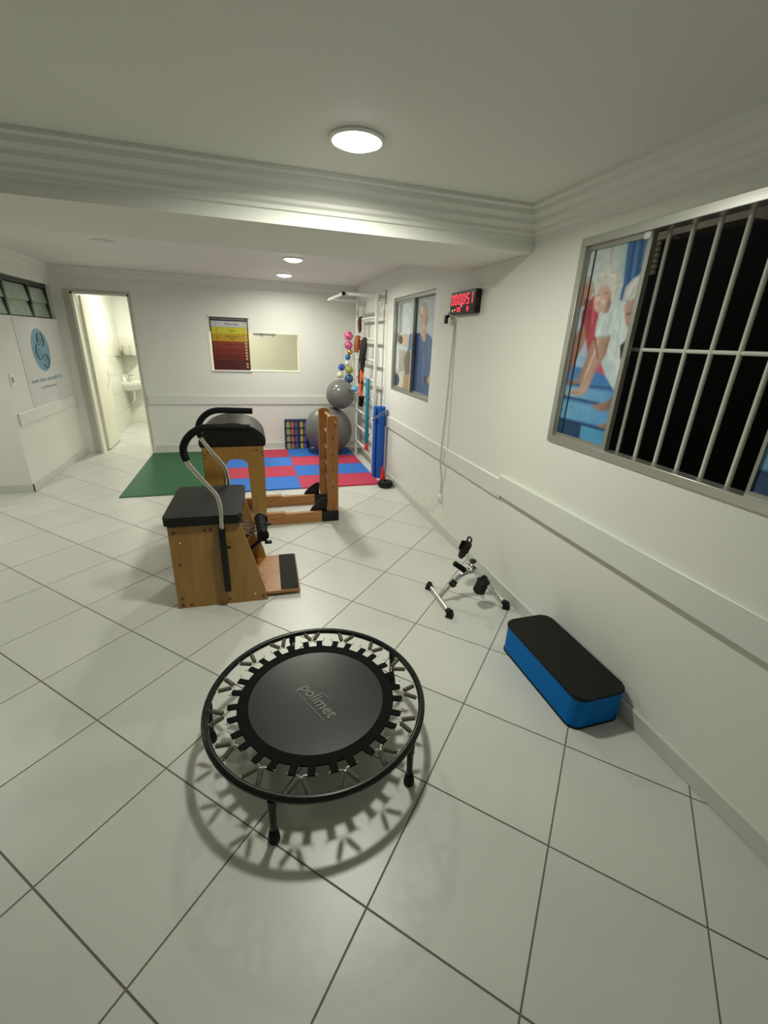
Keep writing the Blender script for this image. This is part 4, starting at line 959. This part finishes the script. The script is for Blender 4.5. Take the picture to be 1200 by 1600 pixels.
# teal exercise strip leaning on the bars
ts = thing('foam_strip', 'tall narrow teal foam strip with red end leaning on the wall bars', 'foam strip', (3.085, 3.30, .25)); OF = (3.085, 3.30, .25)
bm = BM(); box(bm, 3.070, 3.104, 3.272, 3.352, .33, 1.14, .006); obj('strip', bm, mat('teal_foam', (.012, .20, .30), .6), ts, off=OF)
bm = BM(); box(bm, 3.068, 3.106, 3.270, 3.354, .25, .345, .008); obj('red_end', bm, mat('coral_red', (.70, .07, .06), .5), ts, off=OF)

# rolled blue mat standing
rm = thing('rolled_mat', 'tall blue foam mat rolled up and standing beside the wall bars', 'rolled mat', (3.142, 2.93, 0))
bm = BM(); turns = 2.6; n = 74; th = .016; prev = None
def spi(t, o): r = .018+.064*t+o; a = turns*2*math.pi*t; return (r*math.cos(a), r*math.sin(a))
outer = [spi(i/n, .0) for i in range(n+1)]; inner = [spi(i/n, -.014) for i in range(n+1)]
for z0_, z1_ in ((0, .855),):
    A0 = [bm.verts.new((*p, z0_)) for p in outer]; A1 = [bm.verts.new((*p, z1_)) for p in outer]; B0 = [bm.verts.new((*p, z0_)) for p in inner]; B1 = [bm.verts.new((*p, z1_)) for p in inner]
    for i in range(n):
        bm.faces.new((A0[i], A0[i+1], A1[i+1], A1[i])); bm.faces.new((B0[i], B1[i], B1[i+1], B0[i+1])); bm.faces.new((A1[i], A1[i+1], B1[i+1], B1[i])); bm.faces.new((A0[i], B0[i], B0[i+1], A0[i+1]))
    bm.faces.new((A0[0], A1[0], B1[0], B0[0])); bm.faces.new((A0[n], B0[n], B1[n], A1[n]))
obj('roll', bm, bluemat_m, rm)
for zz, sl in ((.745, .05), (.765, .062)):
    bm = BM(); tube(bm, [(.0865*math.cos(2*math.pi*i/28), .0865*math.sin(2*math.pi*i/28), zz+sl*math.cos(2*math.pi*i/28+.6)) for i in range(28)], .0035, 6, closed=True); obj('tie_cord', bm, mat('grey_blue_cord', (.25, .28, .38), .7), rm)

aw = thing('ankle_weight', 'round black weight on the floor at the foot of the rolled mat', 'weight', (3.122, 2.545, 0))
bm = BM(); lathe(bm, [(.02, 0), (.068, 0), (.084, .018), (.086, .045), (.078, .066), (.055, .074), (.02, .072), (.018, .03), (.02, 0)], n=28); obj('weight_body', bm, blackrub_m, aw)
for k in range(3):
    bm = BM(); tube(bm, [((.0865-.004*abs(k-1))*math.cos(2*math.pi*i/28), (.0865-.004*abs(k-1))*math.sin(2*math.pi*i/28), .018+.018*k) for i in range(28)], .0045, 6, closed=True); obj('band', bm, blackpl_m, aw)
cn = thing('sports_cone', 'small red cone behind the black weight', 'cone', (3.135, 2.70, 0))
redc_m = mat('red_plastic', (.62, .012, .018), .4)
bm = BM(); lathe(bm, [(0, .20), (.008, .20), (.012, .194), (.038, .012), (.034, .012), (.007, .19), (0, .19)], n=20); obj('cone_shell', bm, redc_m, cn)
bm = BM(); lathe(bm, [(.03, 0), (.05, 0), (.05, .010), (.046, .013), (.036, .013), (.03, 0)], n=20); obj('base', bm, redc_m, cn)

# ================================================================== WALL CLOCK, CABLE, SOCKET
ck = thing('digital_clock', 'black digital wall timer with red glowing digits', 'clock', (XR, 1.11, 1.85)); OF = (XR, 1.11, 1.85)
y0, y1, z0, z1 = .915, 1.315, 1.772, 1.922
bm = BM(); box(bm, XR-.045, XR-.001, y0, y1, z0, z1, .006); obj('case', bm, blackpl_m, ck, off=OF)
bm = BM(); box(bm, XR-.0465, XR-.0445, y0+.012, y1-.012, z0+.010, z1-.010); obj('front_panel', bm, mat('dark_red_acrylic', (.02, .004, .004), .15), ck, off=OF)
SEG = {'0': 'abcdef', '1': 'bc', '5': 'acdfg', '8': 'abcdefg', '2': 'abged', '6': 'acdefg'}
def digit(ch_, yc, zc, w, hgt, t, x=XR-.0468):
    """seven segment digit facing -x; left of the digit lies at larger y"""
    bm = BM(); h2 = hgt/2; w2 = w/2
    S_ = {'a': (-w2, w2, h2-t, h2), 'g': (-w2, w2, -t/2, t/2), 'd': (-w2, w2, -h2, -h2+t), 'f': (w2-t, w2, 0, h2), 'b': (-w2, -w2+t, 0, h2), 'e': (w2-t, w2, -h2, 0), 'c': (-w2, -w2+t, -h2, 0)}
    for s in SEG[ch_]:
        a, b, c, d_ = S_[s]; box(bm, x-.001, x+.0005, yc+a+.001, yc+b-.001, zc+c+.001, zc+d_-.001)
    return obj('digit', bm, red_led_m, ck, smooth=False, off=OF)
for ch_, yc in zip('000051', (1.268, 1.212, 1.148, 1.092, 1.028, .974)): digit(ch_, yc, 1.868, .038, .068, .0085)
bm = BM()
for yc in (1.180, 1.060):
    for zc in (1.855, 1.882): box(bm, XR-.0478, XR-.0463, yc-.004, yc+.004, zc-.004, zc+.004)
obj('colon_dots', bm, red_led_m, ck, smooth=False, off=OF)
for ch_, yc in zip('008', (1.176, 1.146, 1.02)): digit(ch_, yc, 1.804, .022, .030, .006)
bm = BM()
for yc, zc in ((1.265, 1.798), (1.225, 1.803), (1.12, 1.826)): box(bm, XR-.0478, XR-.0463, yc-.006, yc+.006, zc-.005, zc+.005)
obj('indicator_dots', bm, mat('pale_red_led', (.8, .3, .3), .4, emit=((1, .35, .35), 2.0)), ck, smooth=False, off=OF)

ad = thing('power_adapter', 'small black power adapter hanging below the clock', 'adapter', (XR, 1.375, 1.735)); OF = (XR, 1.375, 1.735)
bm = BM(); box(bm, XR-.05, XR-.012, 1.362, 1.402, 1.715, 1.775, .004); obj('adapter_body', bm, blackpl_m, ad, off=OF)
bm = BM(); tube(bm, [(XR-.03, 1.375, 1.775), (XR-.02, 1.36, 1.80), (XR-.02, 1.33, 1.815), (XR-.02, 1.31, 1.81)], .004, 6, k=4); obj('lead', bm, blackpl_m, ad, off=OF)
so = thing('wall_socket', 'white round socket the adapter plugs into below the clock', 'socket', (XR, 1.345, 1.735)); OF = (XR, 1.345, 1.735)
bm = BM(); cyl(bm, (XR-.035, 1.338, 1.735), (XR-.001, 1.338, 1.735), .026, .03, 20); obj('socket_body', bm, mat('white_plastic', (.85, .85, .83), .35), so, off=OF)
wp = mat('white_plastic', (.85, .85, .83), .35)
bm = BM(); tube(bm, [(XR-.012, 1.335, 1.71), (XR-.010, 1.30, 1.70), (XR-.009, 1.288, 1.66), (XR-.022, 1.274, 1.10), (XR-.034, 1.270, .757), (XR-.034, 1.268, .63), (XR-.012, 1.262, .48), (XR-.012, 1.262, .345)], .0075, 8, k=5)
tag(obj('power_cable', bm, mat('off_white_cable', (.62, .62, .56), .5)), 'off-white cable running down the right wall from the clock', 'cable')
lo = thing('power_outlet', 'small white outlet low on the right wall under the cable', 'outlet', (XR, 1.262, .32)); OF = (XR, 1.262, .32)
bm = BM(); box(bm, XR-.022, XR, 1.235, 1.289, .285, .345, .005); obj('outlet_box', bm, wp, lo, off=OF)
bm = BM(); cyl(bm, (XR-.034, 1.262, .315), (XR-.022, 1.262, .315), .014, n=14); obj('plug', bm, wp, lo, off=OF)
bm = BM(); tube(bm, [(XR-.026, 1.292, .315), (XR-.024, 1.36, .27), (XR-.016, 1.46, .15), (XR-.016, 1.56, .12), (XR-.016, 1.62, .10), (XR-.016, 1.66, .095)], .0022, 5, k=5)
tag(obj('thin_wire', bm, mat('off_white_cable', (.62, .62, .56), .5)), 'thin pale wire curling from the low outlet to the baseboard', 'wire')

# ================================================================== BANNER ON THE BACK WALL
bn = thing('effort_chart', 'hanging effort scale chart with white, yellow and red rows over the hatch', 'chart', (1.482, YB, 1.105)); OF = (1.482, YB, 1.105)
x0, x1, zb, zt = 1.252, 1.735, 1.112, 1.79
YP = YB-.012
bm = BM(); box(bm, x0, x1, YP, YP+.002, zb, zt); sheet = obj('sheet', bm, mat('chart_paper', (.06, .01, .01), .5), bn, off=OF, smooth=False)
rows = [((.015, .013, .013), 'ESCALA DE PERCEPÇÃO DE ESFORÇO', .045), ((.50, .52, .55), 'Muito Fácil', .074), ((.52, .47, .03), 'Fácil', .086), ((.44, .27, .015), 'Relativamente\nFácil', .094), ((.22, .03, .012), 'Ligeiramente Cansativo', .080), ((.17, .016, .009), 'Cansativo', .080), ((.125, .011, .007), 'Muito Cansativo', .080), ((.075, .007, .006), 'Exaustivo', .0)]
ink = mat('chart_ink', (.02, .008, .008), .5); inkw = mat('chart_white_ink', (.45, .42, .40), .5)
z = zt-.004
for k, (c, txt, hh) in enumerate(rows):
    z2 = z-hh if hh else zb+.006
    bm = BM(); box(bm, x0+.012, x1-(.07 if k else .012), YP-.0012, YP, z2+.001, z-.001); obj('row_band', bm, mat('chart_row_%d' % k, c, .5), sheet, off=OF, smooth=False)
    M = Matrix(((1, 0, 0), (0, 0, -1), (0, 1, 0))).to_4x4(); M.translation = Vector(((x0+x1)/2+(.03 if k else 0), YP-.002, (z+z2)/2))-Vector(OF)
    text_mesh('row_text', txt, .026 if k == 0 else (.040 if k < 3 else .030), inkw if k == 0 else ink, sheet, M, align='CENTER')
    if k:
        M2 = M.copy(); M2.translation = Vector((x0+.075, YP-.002, (z+z2)/2))-Vector(OF)
        text_mesh('row_number', '%d\n%d' % (2*k+4, 2*k+5), .028, ink, sheet, M2, align='CENTER')
        bm = BM(); box(bm, x1-.068, x1-.014, YP-.0012, YP, z2+.001, z-.001); obj('row_band', bm, mat('chart_row_%d' % k, c, .5), sheet, off=OF, smooth=False)
        for zz in ((z+z2)/2+.02, (z+z2)/2-.02):
            bm = BM(); cyl(bm, (x1-.041, YP-.0022, zz), (x1-.041, YP-.001, zz), .015, n=14); obj('face_icon', bm, mat('chart_icon', (.50, .36, .16), .5), sheet, off=OF)
    z = z2
for zz in (zt+.006, zb-.006):
    bm = BM(); cyl(bm, (x0-.02, YP-.001, zz), (x1+.02, YP-.001, zz), .011, n=12); obj('rod', bm, mat('white_plastic', (.85, .85, .83), .35), bn, off=OF)

# ================================================================== LOGO BOARD, SWITCH
lg = thing('logo_board', 'white board with blue round logo and text on the left side wall', 'board', (XA, 3.98, .775)); OF = (XA, 3.98, .775)
bm = BM(); box(bm, XA, XA+.004, 3.47, 4.50, .775, 1.655); bd = obj('board', bm, mat('white_board', (.66, .66, .665), .45), lg, off=OF)
Mx = lambda y_, z_, d_=.0052: Vector((XA+d_, y_, z_))
cy_, cz_, cr_ = 3.97, 1.335, .222
bm = BM(); cyl(bm, (XA+.004, cy_, cz_), (XA+.005, cy_, cz_), cr_, n=48); obj('logo_disc', bm, mat('logo_blue', (.14, .30, .42), .5), bd, off=OF)
lm = mat('logo_dark_blue', (.025, .10, .16), .5)
for (a, b, r_, s0, s1) in ((.03, .105, .075, -70, 200), (-.055, -.015, .08, 60, 330), (.065, -.115, .075, -150, 130)):
    bm = BM(); pts = [Mx(cy_+a+r_*math.cos(R(s0+(s1-s0)*i/24)), cz_+b+r_*math.sin(R(s0+(s1-s0)*i/24)), .0055) for i in range(25)]
    tube(bm, pts, .0075, 6); obj('logo_line', bm, lm, bd, off=OF)
    bm = BM(); cyl(bm, (XA+.005, cy_+a, cz_+b), (XA+.0054, cy_+a, cz_+b), .042, n=24); obj('logo_spot', bm, mat('logo_mid_blue', (.085, .20, .29), .5), bd, off=OF)
random.seed(11)
for ya, yb, zc, hh, m_ in ((3.56, 4.39, 1.035, .042, mat('logo_text_blue', (.20, .34, .42), .5)), (3.76, 4.20, .955, .030, mat('logo_text_grey', (.32, .35, .38), .5))):
    y_ = ya
    while y_ < yb:
        w_ = random.uniform(.018, .030); h_ = hh*random.choice((.62, .62, 1.0, .8))
        if random.random() > .08:
            bm = BM(); box(bm, XA+.004, XA+.0048, y_, y_+w_-.006, zc-hh/2, zc-hh/2+h_); obj('letter', bm, m_, bd, off=OF, smooth=False)
        y_ += w_
sw = thing('light_switch', 'white light switch plate at the left wall corner', 'switch', (XA, 3.16, 1.09)); OF = (XA, 3.16, 1.09)
bm = BM(); box(bm, XA, XA+.008, 3.125, 3.195, 1.03, 1.145, .003); obj('plate', bm, wp, sw, off=OF)
bm = BM(); box(bm, XA+.007, XA+.012, 3.148, 3.172, 1.062, 1.112, .002); obj('rocker', bm, mat('grey_rocker', (.25, .25, .22), .4), sw, off=OF)

# ================================================================== BATHROOM FITTINGS
sk = thing('corner_sink', 'small white corner sink in the bathroom', 'sink', (BX0+.008, BY1-.008, .72))
prof = [(0, 0), (.36, 0), (.36, -.10)]+[(.36*math.cos(R(a))*1.0, -.36*math.sin(R(a))) for a in range(22, 78, 8)]+[(.10, -.36), (0, -.36)]
bm = BM()
lv = [(1.0, .03), (1.0, -.005), (.92, -.05), (.72, -.12), (.40, -.15)]; prev = None
for s, z in lv:
    cur = [bm.verts.new((x*s, y*s, z)) for x, y in prof]
    if prev: bridge(bm, prev, cur)
    else: topv = cur
    prev = cur
bm.faces.new(prev)
ins = [bm.verts.new((.05+x*.80, -.05+y*.80, .03)) for x, y in prof]; bridge(bm, topv, ins)
dp = [bm.verts.new((.09+x*.5, -.09+y*.5, -.06)) for x, y in prof]; bridge(bm, ins, dp); bm.faces.new(dp)
obj('basin', bm, porcelain_m, sk)
bm = BM(); tube(bm, [(.12, -.12, -.14), (.12, -.12, -.22), (.10, -.10, -.30), (.05, -.02, -.33), (.04, -.001, -.34)], .022, 10, k=3); obj('drain_pipe', bm, porcelain_m, sk)
bm = BM(); cyl(bm, (.07, -.07, .03), (.07, -.07, .11), .014); tube(bm, [(.07, -.07, .10), (.10, -.10, .125), (.15, -.15, .12), (.165, -.165, .095)], .010, 8, k=3); box(bm, .045, .095, -.08, -.06, .105, .125, .004); obj('tap', bm, chrome_m, sk)
sd = thing('soap_bottle', 'small white soap bottle on the bathroom sink', 'bottle', (BX0+.05, BY1-.30, .7515))
bm = BM(); lathe(bm, [(0, 0), (.024, 0), (.025, .06), (.010, .08), (0, .08)], n=14); obj('bottle', bm, porcelain_m, sd)
bm = BM(); cyl(bm, (0, 0, .078), (0, 0, .10), .007); box(bm, 0, .035, -.006, .006, .098, .106); obj('pump', bm, wp, sd)
cs2 = thing('corner_shelf', 'thin glass corner shelf above the bathroom sink', 'shelf', (BX0+.008, BY1-.008, 1.165))
sg = mat('smoked_shelf_glass', (.16, .15, .11), .1)
bm = BM(); prism(bm, [(0, 0), (.33, 0), (.30, -.09), (.22, -.20), (.10, -.33), (0, -.42)], 'z', 0, .012); obj('shelf_board', bm, sg, cs2)
for p in ((.20, -.012), (.012, -.24)):
    bm = BM(); box(bm, p[0]-.01, p[0]+.01, p[1]-.01, p[1]+.01, -.02, .018); obj('shelf_clip', bm, chrome_m, cs2)
jr = thing('glass_jar', 'pale glass jar standing on the bathroom corner shelf', 'jar', (BX0+.12, BY1-.12, 1.177))
bm = BM(); lathe(bm, [(0, 0), (.062, 0), (.066, .01), (.062, .13), (.058, .14), (.054, .13), (.058, .012), (0, .010)], n=24); obj('jar_body', bm, mat('cloudy_glass', (.50, .48, .38), .2), jr)
bm = BM(); lathe(bm, [(0, .17), (.05, .17), (.062, .158), (.062, .138), (0, .138)], n=24); obj('lid', bm, mat('jar_lid', (.58, .55, .44), .4), jr)
